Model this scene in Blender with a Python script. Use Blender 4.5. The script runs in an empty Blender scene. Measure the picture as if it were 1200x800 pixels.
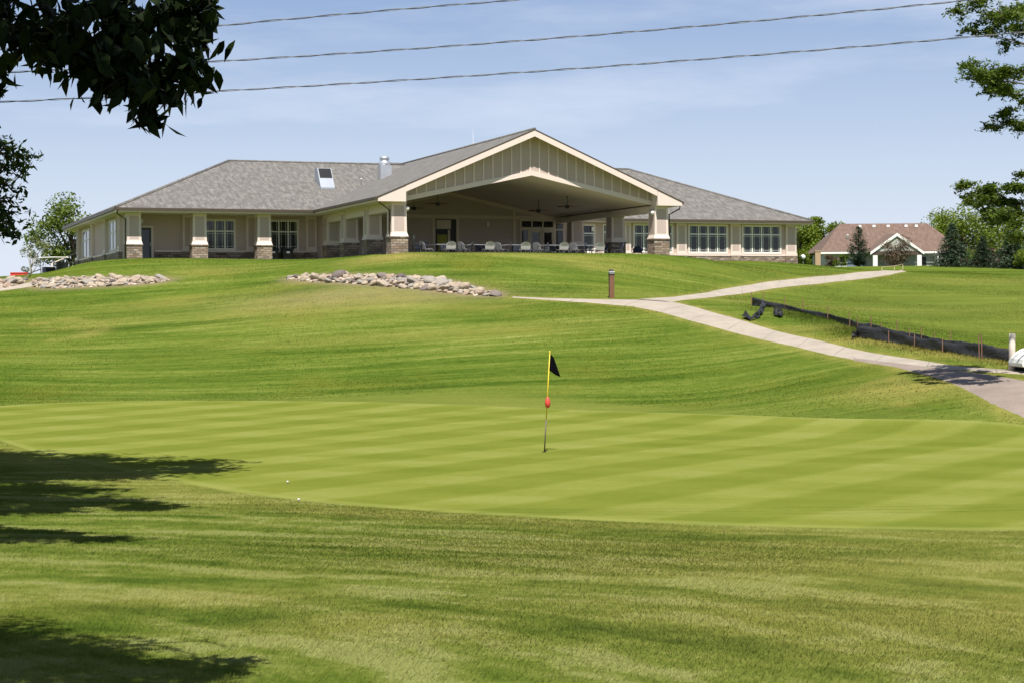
import bpy, math, random
import numpy as np
from mathutils import Vector, Matrix

random.seed(7)
RNG = np.random.default_rng(11)
SC = bpy.context.scene
COL = SC.collection
EYE = 3.16                       # height of the eye above the hole on the green
F, CY, ROLL = 2030.0, 359.2, -0.0069
SR, CR = math.sin(ROLL), math.cos(ROLL)

# ------------------------------------------------------------------ view rays (used for laying out the land)
def ray(px, py):
    a, b = (px - 600) / F, (CY - py) / F
    return np.array([a * CR - b * SR, 1.0, a * SR + b * CR])
def at(px, py, d):
    r = ray(px, py) * d
    return Vector((r[0], r[1], r[2] + EYE))

# ------------------------------------------------------------------ terrain
CP = []
for (px, py, d) in [
    (600,460,57.5),(600,420,65),(600,385,72),(600,352,79),(600,320,86),(600,298,92),
    (350,460,60),(350,420,68),(350,385,75),(350,355,81),(350,325,88),(350,306,95),
    (100,460,61),(100,420,70),(100,380,80),(100,337,90),(100,318,94),(100,308,98),
    (-100,460,60),(-100,410,72),(-100,345,90),(-100,328,97),
    (0,340,91),(0,328,96),(-40,331,96),(30,327,97),(62,322,104),(10,331,110),(-20,334,112),
    (850,460,56),(850,400,66),(850,375,70.5),(780,355,77),(700,352,78.5),
    (950,332,98),(850,345,86),(1050,318.5,118),(900,315,108),(900,307,114),(800,301,101.5),(940,312,119),
    (1000,350,92),(1100,350,90),(1100,320,116),(1190,322,116),(1190,350,88),(1100,385,72),(1180,400,64),
    (880,359,76),(940,372,71),(1005,392,64),(1100,412,58),(1200,428,54),
    (1000,412,60),(1060,427,55),(1130,446,49.5),(1200,470,45),
    (470,297,91.3),(540,297,92.2),(700,297.6,95.2),(770,299,96.3),
    (1300,430,53),(1300,470,45),(1300,350,88),(1300,322,116),(1400,400,66)]:
    p = ray(px, py) * d
    CP.append((p[0], p[1], p[2]))
for (x, y, z) in [(0,-6,-1.55),(0,0,-1.7),(0,9.5,-2.06),(-3,9.5,-2.02),(3,9.5,-2.1),(0,17,-2.55),(-5,17,-2.5),(5,17,-2.58),
    (-9,20,-2.6),(9,20,-2.68),(0,24,-2.94),(6,23,-2.92),(-6,27,-2.98),(-10,33,-3.06),(0,30,-3.05),(8,30,-3.06),(13,30,-3.05),
    (.7,37.6,-3.16),(-9,40,-3.16),(-15,44,-3.12),(10,37,-3.15),(0,46,-3.14),(-8,50,-3.13),(8,45,-3.13),(13,42,-3.1),(0,52.5,-3.1),(-14,55,-3.06),(-22,45,-3.0),(-22,30,-2.7),(22,30,-2.9),
    (-14,14,-2.2),(14,14,-2.4),(-12,0,-1.6),(12,0,-1.8),(-30,10,-1.6),(30,10,-2.2),(40,45,-2.2),(-40,50,-2.4),(30,50,-2.3),
    (-6,103,2.58),(4,103,2.55),(14,108,2.5),(-14,110,2.4),(0,120,2.5),(20,122,2.5),(5,140,2.5),
    (-24,108,1.9),(-30,117,1.1),(-36,135,.9),(-45,100,1.4),(-50,90,1.2),(-30,160,.8),
    (30,134,2.9),(38,150,3.1),(60,150,3.0),(40,185,3.2),(60,190,3.2),(20,185,3.0),(0,220,2.5),(60,230,3.0),
    (-90,150,0),(-90,80,0),(-80,20,-1.5),(90,60,-.8),(100,120,1.6),(120,200,2.5),(-60,230,.8),(0,-40,-1.2),(-60,-40,-1.2),(60,-40,-1.8),(90,10,-2)]:
    CP.append((x, y, z))
CP = np.array(CP)
S = 30.0
def _phi(r2):
    return 0.5 * r2 * np.log(r2 + 1e-12)
def _fit():
    P = CP[:, :2] / S
    n = len(P)
    r2 = ((P[:, None] - P[None]) ** 2).sum(-1)
    K = _phi(r2) + 4e-4 * np.eye(n)
    T = np.hstack([np.ones((n, 1)), P])
    A = np.zeros((n + 3, n + 3)); A[:n, :n] = K; A[:n, n:] = T; A[n:, :n] = T.T
    return np.linalg.solve(A, np.concatenate([CP[:, 2], np.zeros(3)]))
WT = _fit()
def H(x, y):
    """ground height, world z"""
    x = np.atleast_1d(np.asarray(x, float)); y = np.atleast_1d(np.asarray(y, float))
    out = np.empty(len(x))
    P = CP[:, :2] / S
    for i in range(0, len(x), 20000):
        q = np.stack([x[i:i+20000], y[i:i+20000]], 1)
        qc = np.stack([np.clip(q[:, 0], -130, 150), np.clip(q[:, 1], -50, 250)], 1)
        far = np.sqrt(((q - qc) ** 2).sum(1))
        Q = qc / S
        r2 = ((Q[:, None] - P[None]) ** 2).sum(-1)
        z = _phi(r2) @ WT[:-3] + WT[-3] + Q @ WT[-2:]
        w = np.clip(far / 120, 0, 1); w = w * w * (3 - 2 * w)
        out[i:i+20000] = z * (1 - w) + (0.5) * w
    return out + EYE
def h1(x, y):
    return float(H([x], [y])[0])
def hit(px, py, dmin=6.0, dmax=150.0):
    r = ray(px, py)
    d = np.arange(dmin, dmax, .1)
    g = H(r[0] * d, r[1] * d) - (r[2] * d + EYE)
    k = np.where((g[1:] >= 0) & (g[:-1] < 0))[0]
    if len(k) == 0:
        dd = dmax
    else:
        k = k[0]; dd = d[k] + .1 * (-g[k]) / (g[k+1] - g[k])
    return float(r[0] * dd), float(dd)

# ------------------------------------------------------------------ node helpers
def new_mat(name):
    m = bpy.data.materials.new(name); m.use_nodes = True
    nt = m.node_tree
    for n in list(nt.nodes): nt.nodes.remove(n)
    out = nt.nodes.new('ShaderNodeOutputMaterial')
    b = nt.nodes.new('ShaderNodeBsdfPrincipled')
    nt.links.new(b.outputs[0], out.inputs[0])
    return m, nt, b, out
def N(nt, t, **k):
    n = nt.nodes.new(t)
    for a, v in k.items(): setattr(n, a, v)
    return n
def L(nt, a, b): nt.links.new(a, b)
def rgb(c): return (c[0], c[1], c[2], 1.0)
def noise(nt, vec, scale, detail=3, rough=.55, out='Fac'):
    n = N(nt, 'ShaderNodeTexNoise'); n.inputs['Scale'].default_value = scale
    n.inputs['Detail'].default_value = detail; n.inputs['Roughness'].default_value = rough
    L(nt, vec, n.inputs['Vector']); return n.outputs[out]
def mapping(nt, vec, scale=(1,1,1), rot=(0,0,0)):
    n = N(nt, 'ShaderNodeMapping'); n.inputs['Scale'].default_value = scale; n.inputs['Rotation'].default_value = rot
    L(nt, vec, n.inputs['Vector']); return n.outputs[0]
def ramp(nt, fac, stops):
    n = N(nt, 'ShaderNodeValToRGB'); cr = n.color_ramp
    while len(cr.elements) < len(stops): cr.elements.new(.5)
    for e, (p, c) in zip(cr.elements, stops): e.position = p; e.color = rgb(c) if len(c) == 3 else c
    L(nt, fac, n.inputs[0]); return n.outputs[0]
def mix(nt, fac, a, b, mode='MIX'):
    n = N(nt, 'ShaderNodeMix', data_type='RGBA', blend_type=mode)
    for sock, v in ((n.inputs[0], fac), (n.inputs[6], a), (n.inputs[7], b)):
        if isinstance(v, (int, float)): sock.default_value = v
        elif isinstance(v, tuple): sock.default_value = rgb(v)
        else: L(nt, v, sock)
    return n.outputs[2]
def maths(nt, op, a, b=None, clamp=False):
    n = N(nt, 'ShaderNodeMath', operation=op, use_clamp=clamp)
    for s, v in ((n.inputs[0], a), (n.inputs[1], b)):
        if v is None: continue
        if isinstance(v, (int, float)): s.default_value = v
        else: L(nt, v, s)
    return n.outputs[0]
def bump(nt, b, height, strength, dist=.02):
    n = N(nt, 'ShaderNodeBump'); n.inputs['Strength'].default_value = strength; n.inputs['Distance'].default_value = dist
    L(nt, height, n.inputs['Height']); L(nt, n.outputs[0], b.inputs['Normal'])
def objco(nt): return N(nt, 'ShaderNodeTexCoord').outputs['Object']
def uvco(nt): return N(nt, 'ShaderNodeTexCoord').outputs['UV']
def attr(nt, name):
    return N(nt, 'ShaderNodeAttribute', attribute_name=name).outputs['Fac']

def painted(name, c, rough=.6, var=.12, scale=2.5, bstr=.15):
    m, nt, b, _ = new_mat(name)
    v = objco(nt)
    f = noise(nt, v, scale, 5)
    col = mix(nt, f, tuple(x * (1 - var) for x in c), tuple(min(1, x * (1 + var)) for x in c))
    L(nt, col, b.inputs['Base Color']); b.inputs['Roughness'].default_value = rough
    bump(nt, b, noise(nt, v, scale * 14, 4), bstr, .004)
    return m

M = {}
M['cream'] = painted('cream_trim_paint', (.70, .59, .525), .55, .05)
M['white'] = painted('white_paint', (.78, .77, .72), .5, .04)
M['dark_metal'] = painted('dark_metal', (.03, .03, .032), .45, .2)
M['brown_metal'] = painted('brown_metal', (.075, .055, .04), .45, .15)
M['steel'] = painted('galvanised_steel', (.55, .57, .6), .35, .15); M['steel'].node_tree.nodes['Principled BSDF'].inputs['Metallic'].default_value = .6
M['black'] = painted('black_plastic', (.012, .012, .014), .5, .2)
M['grey'] = painted('grey_sling', (.30, .31, .33), .7, .15)
M['pale_sling'] = painted('pale_sling', (.43, .42, .40), .7, .1)
M['red'] = painted('red_paint', (.62, .06, .04), .5, .15)
M['yellow'] = painted('yellow_paint', (.75, .55, .03), .45, .08)
M['pole_dark'] = painted('dark_pole', (.10, .085, .06), .5, .2)
M['flag_black'] = painted('black_nylon', (.003, .003, .005), .9, .2); M['flag_black'].node_tree.nodes['Principled BSDF'].inputs['Specular IOR Level'].default_value = .05
M['ball'] = painted('dull_white', (.5, .5, .47), .6, .05)
M['wood_brown'] = painted('brown_timber', (.16, .075, .04), .8, .45, 9)
M['wood_pale'] = painted('pale_timber', (.36, .29, .19), .8, .2, 6)
M['wood_tan'] = painted('tan_timber', (.40, .28, .17), .8, .25, 6)
M['concrete_post'] = painted('weathered_timber', (.52, .46, .40), .9, .3, 7, .4)
M['rust'] = painted('rusty_stake', (.20, .10, .06), .8, .4, 12)
M['ceiling'] = painted('porch_ceiling', (.68, .56, .46), .7, .06)
M['bark'] = painted('bark', (.09, .07, .05), .95, .4, 9, .6)
M['shaded_bark'] = painted('shaded_bark', (.022, .018, .014), .95, .4, 9, .6)  # darker copy of the bark, with the crown's shade put into its colour
M['birch_bark'] = painted('pale_bark', (.45, .42, .36), .9, .4, 7, .5)
M['blue_grey'] = painted('blue_grey_door', (.17, .21, .26), .5, .08)
M['house_wall'] = painted('grey_green_siding', (.42, .43, .38), .7, .08)
M['lamp_white'] = painted('lamp_globe', (.8, .8, .78), .3, .02)
M['hood_steel'] = painted('painted_steel', (.30, .33, .38), .4, .15)
M['aluminium'] = painted('aluminium', (.45, .46, .48), .35, .1)
M['grey_wire'] = painted('weathered_wire', (.16, .16, .16), .6, .2)
M['navy'] = painted('navy_fabric', (.03, .035, .06), .7, .3)
M['paper'] = painted('white_paper', (.85, .86, .84), .7, .02)
M['yellow_green'] = painted('yellow_green_panel', (.32, .30, .03), .6, .15)

def siding(name, c, rows=.2):
    m, nt, b, _ = new_mat(name)
    uv = uvco(nt); sep = N(nt, 'ShaderNodeSeparateXYZ'); L(nt, uv, sep.inputs[0])
    f = noise(nt, objco(nt), 1.3, 5)
    g = noise(nt, objco(nt), 22, 3)
    col = mix(nt, f, tuple(x * .9 for x in c), tuple(x * 1.08 for x in c))
    col = mix(nt, maths(nt, 'MULTIPLY', g, .25), col, tuple(x * .8 for x in c))
    saw = maths(nt, 'FRACT', maths(nt, 'DIVIDE', sep.outputs[1], rows))
    L(nt, col, b.inputs['Base Color']); b.inputs['Roughness'].default_value = .7
    bump(nt, b, saw, .6, .012)
    return m
M['siding'] = siding('greige_siding', (.52, .41, .36))
M['panel'] = siding('greige_panel', (.50, .395, .35), 5.0)

def stone_mat(name):
    m, nt, b, _ = new_mat(name)
    uv = uvco(nt)
    w = noise(nt, uv, 2.2, 2, out='Color')
    add = N(nt, 'ShaderNodeVectorMath', operation='MULTIPLY_ADD'); L(nt, w, add.inputs[0]); add.inputs[1].default_value = (.16, .1, 0); L(nt, uv, add.inputs[2])
    br = N(nt, 'ShaderNodeTexBrick'); L(nt, add.outputs[0], br.inputs['Vector'])
    br.inputs['Color1'].default_value = (0,0,0,1); br.inputs['Color2'].default_value = (1,1,1,1); br.inputs['Mortar'].default_value = (.5,.5,.5,1)
    br.inputs['Scale'].default_value = 1; br.inputs['Brick Width'].default_value = .34; br.inputs['Row Height'].default_value = .13
    br.inputs['Mortar Size'].default_value = .014; br.inputs['Bias'].default_value = 0; br.inputs['Mortar Smooth'].default_value = .4
    pal = ramp(nt, br.outputs['Color'], [(0, (.10,.07,.05)), (.25, (.30,.20,.13)), (.45, (.20,.17,.15)), (.65, (.46,.36,.27)), (.85, (.33,.24,.18)), (1, (.55,.48,.40))])
    g = noise(nt, uv, 14, 5)
    pal = mix(nt, maths(nt, 'MULTIPLY', g, .55), pal, (.16, .12, .09))
    col = mix(nt, br.outputs['Fac'], pal, (.13, .11, .09))
    L(nt, col, b.inputs['Base Color']); b.inputs['Roughness'].default_value = .85
    hgt = maths(nt, 'SUBTRACT', maths(nt, 'MULTIPLY', g, .5), br.outputs['Fac'])
    bump(nt, b, hgt, .9, .04)
    return m
M['stone'] = stone_mat('stacked_ledge_stone')

def shingle(name, c1, c2, c3):
    m, nt, b, _ = new_mat(name)
    uv = uvco(nt)
    br = N(nt, 'ShaderNodeTexBrick'); L(nt, uv, br.inputs['Vector'])
    br.inputs['Color1'].default_value = (0,0,0,1); br.inputs['Color2'].default_value = (1,1,1,1); br.inputs['Mortar'].default_value = (.1,.1,.1,1)
    br.inputs['Scale'].default_value = 1; br.inputs['Brick Width'].default_value = .34; br.inputs['Row Height'].default_value = .15
    br.inputs['Mortar Size'].default_value = .008
    tab = ramp(nt, br.outputs['Color'], [(0, c1), (.5, c2), (1, c3)])
    fs = mapping(nt, uv, (1, .34, 1))
    g = noise(nt, fs, 4.2, 3, .75)
    g2 = noise(nt, uv, .35, 3)
    tab = mix(nt, .65, tab, c2)
    tab = mix(nt, ramp(nt, g, [(.36, (.75,.75,.75)), (.52, (0,0,0))]), tab, c1)
    tab = mix(nt, ramp(nt, g, [(.50, (0,0,0)), (.66, (.8,.8,.8))]), tab, c3)
    tab = mix(nt, maths(nt, 'MULTIPLY', g2, .5), tab, c2)
    L(nt, tab, b.inputs['Base Color']); b.inputs['Roughness'].default_value = .95
    bump(nt, b, maths(nt, 'SUBTRACT', br.outputs['Color'], maths(nt, 'MULTIPLY', br.outputs['Fac'], 1.2)), .7, .015)
    return m
M['shingle'] = shingle('grey_asphalt_shingle', (.075, .070, .064), (.135, .127, .117), (.225, .213, .197))
M['red_shingle'] = shingle('red_brown_shingle', (.095, .060, .046), (.15, .097, .075), (.195, .137, .108))

def glass_mat():
    m, nt, b, _ = new_mat('window_glass')
    f = noise(nt, mapping(nt, objco(nt), (1.2, 1.2, .5)), 1.4, 3)
    col = ramp(nt, f, [(.3, (.006, .008, .008)), (.6, (.018, .022, .02)), (.8, (.05, .055, .05))])  # patchy reflections put into the pane colour as noise
    L(nt, col, b.inputs['Base Color']); b.inputs['Roughness'].default_value = .06; b.inputs['IOR'].default_value = 1.5
    bump(nt, b, noise(nt, objco(nt), .8, 1), .08, .03)
    return m
M['glass'] = glass_mat()

# ---- grass: one colour field for the turf sheet and the blades standing in it
def grass_colour(nt, v, blade):
    sep = N(nt, 'ShaderNodeSeparateXYZ'); L(nt, v, sep.inputs[0])
    hill = N(nt, 'ShaderNodeMapRange', interpolation_type='SMOOTHSTEP'); L(nt, sep.outputs[1], hill.inputs[0])
    hill.inputs[1].default_value = 26; hill.inputs[2].default_value = 46
    big = noise(nt, v, .09, 3)
    fine = noise(nt, v, 3.2, 5, .7)
    wrp = noise(nt, v, .16, 2, out='Color')
    ad = N(nt, 'ShaderNodeVectorMath', operation='MULTIPLY_ADD'); L(nt, wrp, ad.inputs[0]); ad.inputs[1].default_value = (3.4, 2.2, 0); L(nt, v, ad.inputs[2])
    # mowing passes: across the hill, and curving towards the eye in front of the green
    h1_ = noise(nt, mapping(nt, v, (.09, .8, .2), (0, 0, .12)), 1.0, 4, .62)
    h2_ = noise(nt, mapping(nt, v, (.28, 2.6, .2), (0, 0, -.10)), 1.0, 4, .65)
    # passes that swing round a point to the left
    ce = N(nt, 'ShaderNodeVectorMath', operation='SUBTRACT'); L(nt, v, ce.inputs[0]); ce.inputs[1].default_value = (-8.0, 5.5, 0)
    s2 = N(nt, 'ShaderNodeSeparateXYZ'); L(nt, ce.outputs[0], s2.inputs[0])
    rad = maths(nt, 'SQRT', maths(nt, 'ADD', maths(nt, 'MULTIPLY', s2.outputs[0], s2.outputs[0]), maths(nt, 'MULTIPLY', s2.outputs[1], s2.outputs[1])))
    rad = maths(nt, 'ADD', rad, maths(nt, 'MULTIPLY', noise(nt, v, .3, 2), 1.6))
    th = maths(nt, 'ARCTAN2', s2.outputs[1], s2.outputs[0])
    cb = N(nt, 'ShaderNodeCombineXYZ'); L(nt, maths(nt, 'MULTIPLY', rad, 1.35), cb.inputs[0]); L(nt, maths(nt, 'MULTIPLY', th, 2.4), cb.inputs[1])
    f1_ = noise(nt, cb.outputs[0], 1.0, 5, .62)
    f2_ = noise(nt, mapping(nt, ad.outputs[0], (.55, .75, .2), (0, 0, .5)), 1.0, 4, .65)
    cen = lambda q, k: maths(nt, 'MULTIPLY', maths(nt, 'SUBTRACT', q, .5), k)
    hs_ = maths(nt, 'ADD', cen(h1_, .62), cen(h2_, .42))
    fs_ = maths(nt, 'ADD', maths(nt, 'ADD', cen(f1_, 1.35), cen(f2_, .5)), cen(noise(nt, v, 1.5, 5, .68), .7))
    mm = N(nt, 'ShaderNodeMix', data_type='FLOAT'); L(nt, hill.outputs[0], mm.inputs[0]); L(nt, fs_, mm.inputs[2]); L(nt, hs_, mm.inputs[3])
    f = maths(nt, 'ADD', mm.outputs[0], cen(big, .5))
    f = maths(nt, 'ADD', f, cen(fine, .35))
    bias = N(nt, 'ShaderNodeMix', data_type='FLOAT'); L(nt, hill.outputs[0], bias.inputs[0]); bias.inputs[2].default_value = .66; bias.inputs[3].default_value = .46
    f = maths(nt, 'ADD', maths(nt, 'MULTIPLY', f, 1.7), bias.outputs[0], clamp=True)
    col = ramp(nt, f, [(.14, (.040, .078, .009)), (.36, (.078, .124, .016)), (.54, (.120, .162, .025)), (.72, (.176, .208, .043)), (.9, (.262, .280, .092))])
    y = noise(nt, v, .22, 4, .6)
    col = mix(nt, ramp(nt, y, [(.52, (0,0,0)), (.78, (.5,.5,.5))]), col, (.175, .160, .026))
    dry = maths(nt, 'MULTIPLY', attr(nt, 'dry'), maths(nt, 'ADD', maths(nt, 'MULTIPLY', noise(nt, v, 1.1, 4, .7), 1.4), .1), clamp=True)
    col = mix(nt, dry, col, (.36, .29, .09))
    col = mix(nt, maths(nt, 'MULTIPLY', attr(nt, 'yellow'), .75), col, (.185, .205, .045))
    return col, fine
def turf():
    m, nt, b, _ = new_mat('turf')
    v = objco(nt)
    col, fine = grass_colour(nt, v, False)
    soil = maths(nt, 'MULTIPLY', attr(nt, 'soil'), maths(nt, 'ADD', maths(nt, 'MULTIPLY', noise(nt, v, .9, 5, .7), 1.2), .2), clamp=True)
    col = mix(nt, soil, col, (.24, .18, .12))
    sp = noise(nt, v, 24, 4, .75)
    col = mix(nt, ramp(nt, sp, [(.35, (.65,.65,.65)), (.6, (0,0,0))]), col, mix(nt, .5, col, (.03, .05, .006)))
    L(nt, col, b.inputs['Base Color']); b.inputs['Roughness'].default_value = .95; b.inputs['Specular IOR Level'].default_value = 0
    bump(nt, b, maths(nt, 'ADD', sp, maths(nt, 'MULTIPLY', fine, .8)), .8, .05)
    return m
def blade_mat():
    m, nt, b, out = new_mat('grass_blades')
    v = objco(nt)
    col, fine = grass_colour(nt, v, True)
    r = attr(nt, 'rnd')
    col = mix(nt, r, mix(nt, .36, col, (.036, .080, .007)), mix(nt, .30, col, (.28, .31, .07)))
    L(nt, col, b.inputs['Base Color']); b.inputs['Roughness'].default_value = .8; b.inputs['Specular IOR Level'].default_value = .02
    t = N(nt, 'ShaderNodeBsdfTranslucent'); L(nt, col, t.inputs[0])
    mx = N(nt, 'ShaderNodeMixShader'); mx.inputs[0].default_value = .35
    L(nt, b.outputs[0], mx.inputs[1]); L(nt, t.outputs[0], mx.inputs[2]); L(nt, mx.outputs[0], out.inputs[0])
    return m
def green_mat():
    m, nt, b, _ = new_mat('putting_green_turf')
    v = objco(nt)
    def stripes(ang, per, soft):
        sep = N(nt, 'ShaderNodeSeparateXYZ')
        wob = noise(nt, v, .25, 2, out='Color')
        ad = N(nt, 'ShaderNodeVectorMath', operation='MULTIPLY_ADD'); L(nt, wob, ad.inputs[0]); ad.inputs[1].default_value = (.4, .4, 0); L(nt, v, ad.inputs[2])
        L(nt, mapping(nt, ad.outputs[0], (1,1,1), (0,0,ang)), sep.inputs[0])
        s = maths(nt, 'SINE', maths(nt, 'MULTIPLY', sep.outputs[1], 2 * math.pi / per))
        return ramp(nt, maths(nt, 'ADD', maths(nt, 'MULTIPLY', s, .5), .5), [(.5 - soft, (0,0,0)), (.5 + soft, (1,1,1))])
    a = stripes(-math.radians(56), 2.9, .16)
    c = stripes(-math.radians(-28), 2.9, .3)
    n1 = noise(nt, v, .35, 4, .6); n2 = noise(nt, v, 5, 5, .7); n3 = noise(nt, mapping(nt, v, (.3, .8, 1), (0, 0, -.5)), 1, 4, .6)
    f = maths(nt, 'ADD', maths(nt, 'MULTIPLY', a, .29), maths(nt, 'MULTIPLY', c, .13))
    f = maths(nt, 'ADD', f, maths(nt, 'MULTIPLY', n1, .55)); f = maths(nt, 'ADD', f, maths(nt, 'MULTIPLY', n2, .40))
    f = maths(nt, 'ADD', f, maths(nt, 'MULTIPLY', n3, .32))
    f = maths(nt, 'SUBTRACT', f, .375, clamp=True)
    col = ramp(nt, f, [(.1, (.104, .130, .019)), (.5, (.150, .172, .032)), (.9, (.208, .222, .062))])
    gr = noise(nt, v, 38, 3, .8)
    col = mix(nt, ramp(nt, gr, [(.3, (.35,.35,.35)), (.55, (0,0,0))]), col, (.075, .105, .004))
    col = mix(nt, maths(nt, 'MULTIPLY', attr(nt, 'edge'), .7), col, (.205, .22, .062))
    L(nt, col, b.inputs['Base Color']); b.inputs['Roughness'].default_value = .95; b.inputs['Specular IOR Level'].default_value = 0
    bump(nt, b, noise(nt, v, 60, 3, .7), .35, .01)
    return m
M['turf'] = turf(); M['blade'] = blade_mat(); M['green'] = green_mat()

def ground_like(name, c, c2, spots, rough=.9, scale=1.2):
    m, nt, b, _ = new_mat(name)
    v = objco(nt)
    f = noise(nt, v, scale, 6, .65)
    col = mix(nt, ramp(nt, f, [(.3, (0,0,0)), (.7, (1,1,1))]), c, c2)
    g = noise(nt, v, 30, 4, .8)
    col = mix(nt, ramp(nt, g, [(.45, (0,0,0)), (.7, (spots,)*3)]), col, tuple(x * .45 for x in c))
    L(nt, col, b.inputs['Base Color']); b.inputs['Roughness'].default_value = rough
    bump(nt, b, g, .5, .02)
    return m
def jointed(m):
    nt = m.node_tree; b = nt.nodes['Principled BSDF']; src = b.inputs['Base Color'].links[0].from_socket
    fr = maths(nt, 'FRACT', maths(nt, 'DIVIDE', attr(nt, 'along'), 3.0))
    w_ = noise(nt, objco(nt), .5, 4, .7)
    c = mix(nt, ramp(nt, fr, [(0, (.55,.55,.55)), (.016, (.55,.55,.55)), (.022, (0,0,0))]), src, (.10, .085, .07))
    c = mix(nt, ramp(nt, w_, [(.5, (0,0,0)), (.75, (.35,.35,.35))]), c, (.20, .17, .14))
    L(nt, c, b.inputs['Base Color']); return m
M['path'] = ground_like('concrete_path', (.29, .25, .20), (.38, .33, .27), .25)
jointed(M['path'])
M['gravel'] = ground_like('gravel_path', (.20, .16, .13), (.29, .235, .195), .8, .95, .8)
M['slab'] = ground_like('patio_concrete', (.30, .28, .25), (.36, .33, .30), .2)

def leaf_mat(name, dark, light, trans=.35, spec=.25):
    m, nt, b, out = new_mat(name)
    geo = N(nt, 'ShaderNodeNewGeometry')
    f = noise(nt, objco(nt), .9, 2)
    fac = maths(nt, 'ADD', maths(nt, 'MULTIPLY', geo.outputs['Random Per Island'], .7), maths(nt, 'MULTIPLY', f, .5))
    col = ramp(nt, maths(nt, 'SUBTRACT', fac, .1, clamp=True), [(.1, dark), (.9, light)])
    L(nt, col, b.inputs['Base Color']); b.inputs['Roughness'].default_value = .6; b.inputs['Specular IOR Level'].default_value = spec
    t = N(nt, 'ShaderNodeBsdfTranslucent'); L(nt, mix(nt, .35, col, light), t.inputs[0])
    mx = N(nt, 'ShaderNodeMixShader'); mx.inputs[0].default_value = trans
    L(nt, b.outputs[0], mx.inputs[1]); L(nt, t.outputs[0], mx.inputs[2]); L(nt, mx.outputs[0], out.inputs[0])
    return m
M['leaf_near'] = leaf_mat('shaded_broad_leaves', (.004, .008, .003), (.014, .024, .006), .06, .08)  # shade of the crown put into the colour, well below the leaf's own green
M['leaf_locust'] = leaf_mat('fine_leaflets', (.040, .078, .008), (.130, .185, .022))
M['leaf_left'] = leaf_mat('small_dark_leaves', (.012, .026, .006), (.045, .075, .014), .25)
M['leaf_bright'] = leaf_mat('fresh_green_leaves', (.080, .130, .008), (.195, .250, .025))
M['leaf_mid'] = leaf_mat('mid_green_leaves', (.060, .105, .010), (.155, .205, .030))
M['leaf_birch'] = leaf_mat('pale_green_leaves', (.12, .15, .05), (.24, .27, .10))
M['needle'] = leaf_mat('dark_needles', (.010, .026, .012), (.038, .066, .026), .1)
M['needle_blue'] = leaf_mat('blue_green_needles', (.022, .045, .022), (.070, .105, .055), .1)
M['leaf_purple'] = leaf_mat('purple_brown_leaves', (.055, .035, .022), (.17, .12, .07), .2)

def rock_mat(name, c):
    m, nt, b, _ = new_mat(name)
    v = objco(nt); oi = N(nt, 'ShaderNodeObjectInfo')
    f = noise(nt, v, 4, 6, .7)
    col = mix(nt, f, tuple(x * .62 for x in c), tuple(min(.85, x * 1.25) for x in c))
    col = mix(nt, maths(nt, 'MULTIPLY', oi.outputs['Random'], .35), col, (.30, .26, .21))
    L(nt, col, b.inputs['Base Color']); b.inputs['Roughness'].default_value = .85
    bump(nt, b, noise(nt, v, 12, 5, .7), .5, .03)
    return m
M['rock_cream'] = rock_mat('cream_fieldstone', (.37, .30, .22))
M['rock_pink'] = rock_mat('pinkish_fieldstone', (.32, .235, .175))
M['rock_grey'] = rock_mat('grey_fieldstone', (.27, .245, .215))
M['rock_dark'] = rock_mat('dark_fieldstone', (.11, .085, .08))
def rock_mixed():
    m, nt, b, _ = new_mat('mixed_small_stones')
    geo = N(nt, 'ShaderNodeNewGeometry')
    col = ramp(nt, geo.outputs['Random Per Island'], [(0, (.10,.08,.07)), (.25, (.28,.25,.22)), (.5, (.40,.30,.23)), (1, (.48,.42,.34))])
    L(nt, col, b.inputs['Base Color']); b.inputs['Roughness'].default_value = .9
    return m
M['rock_mixed'] = rock_mixed()
def fabric():
    m, nt, b, _ = new_mat('black_silt_fabric')
    v = objco(nt)
    f = noise(nt, v, 3, 5, .7)
    L(nt, mix(nt, f, (.008, .008, .009), (.035, .035, .038)), b.inputs['Base Color']); b.inputs['Roughness'].default_value = .55
    bump(nt, b, noise(nt, mapping(nt, v, (1, 1, 3)), 3, 4), .8, .05)
    return m
M['silt'] = fabric()

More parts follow.
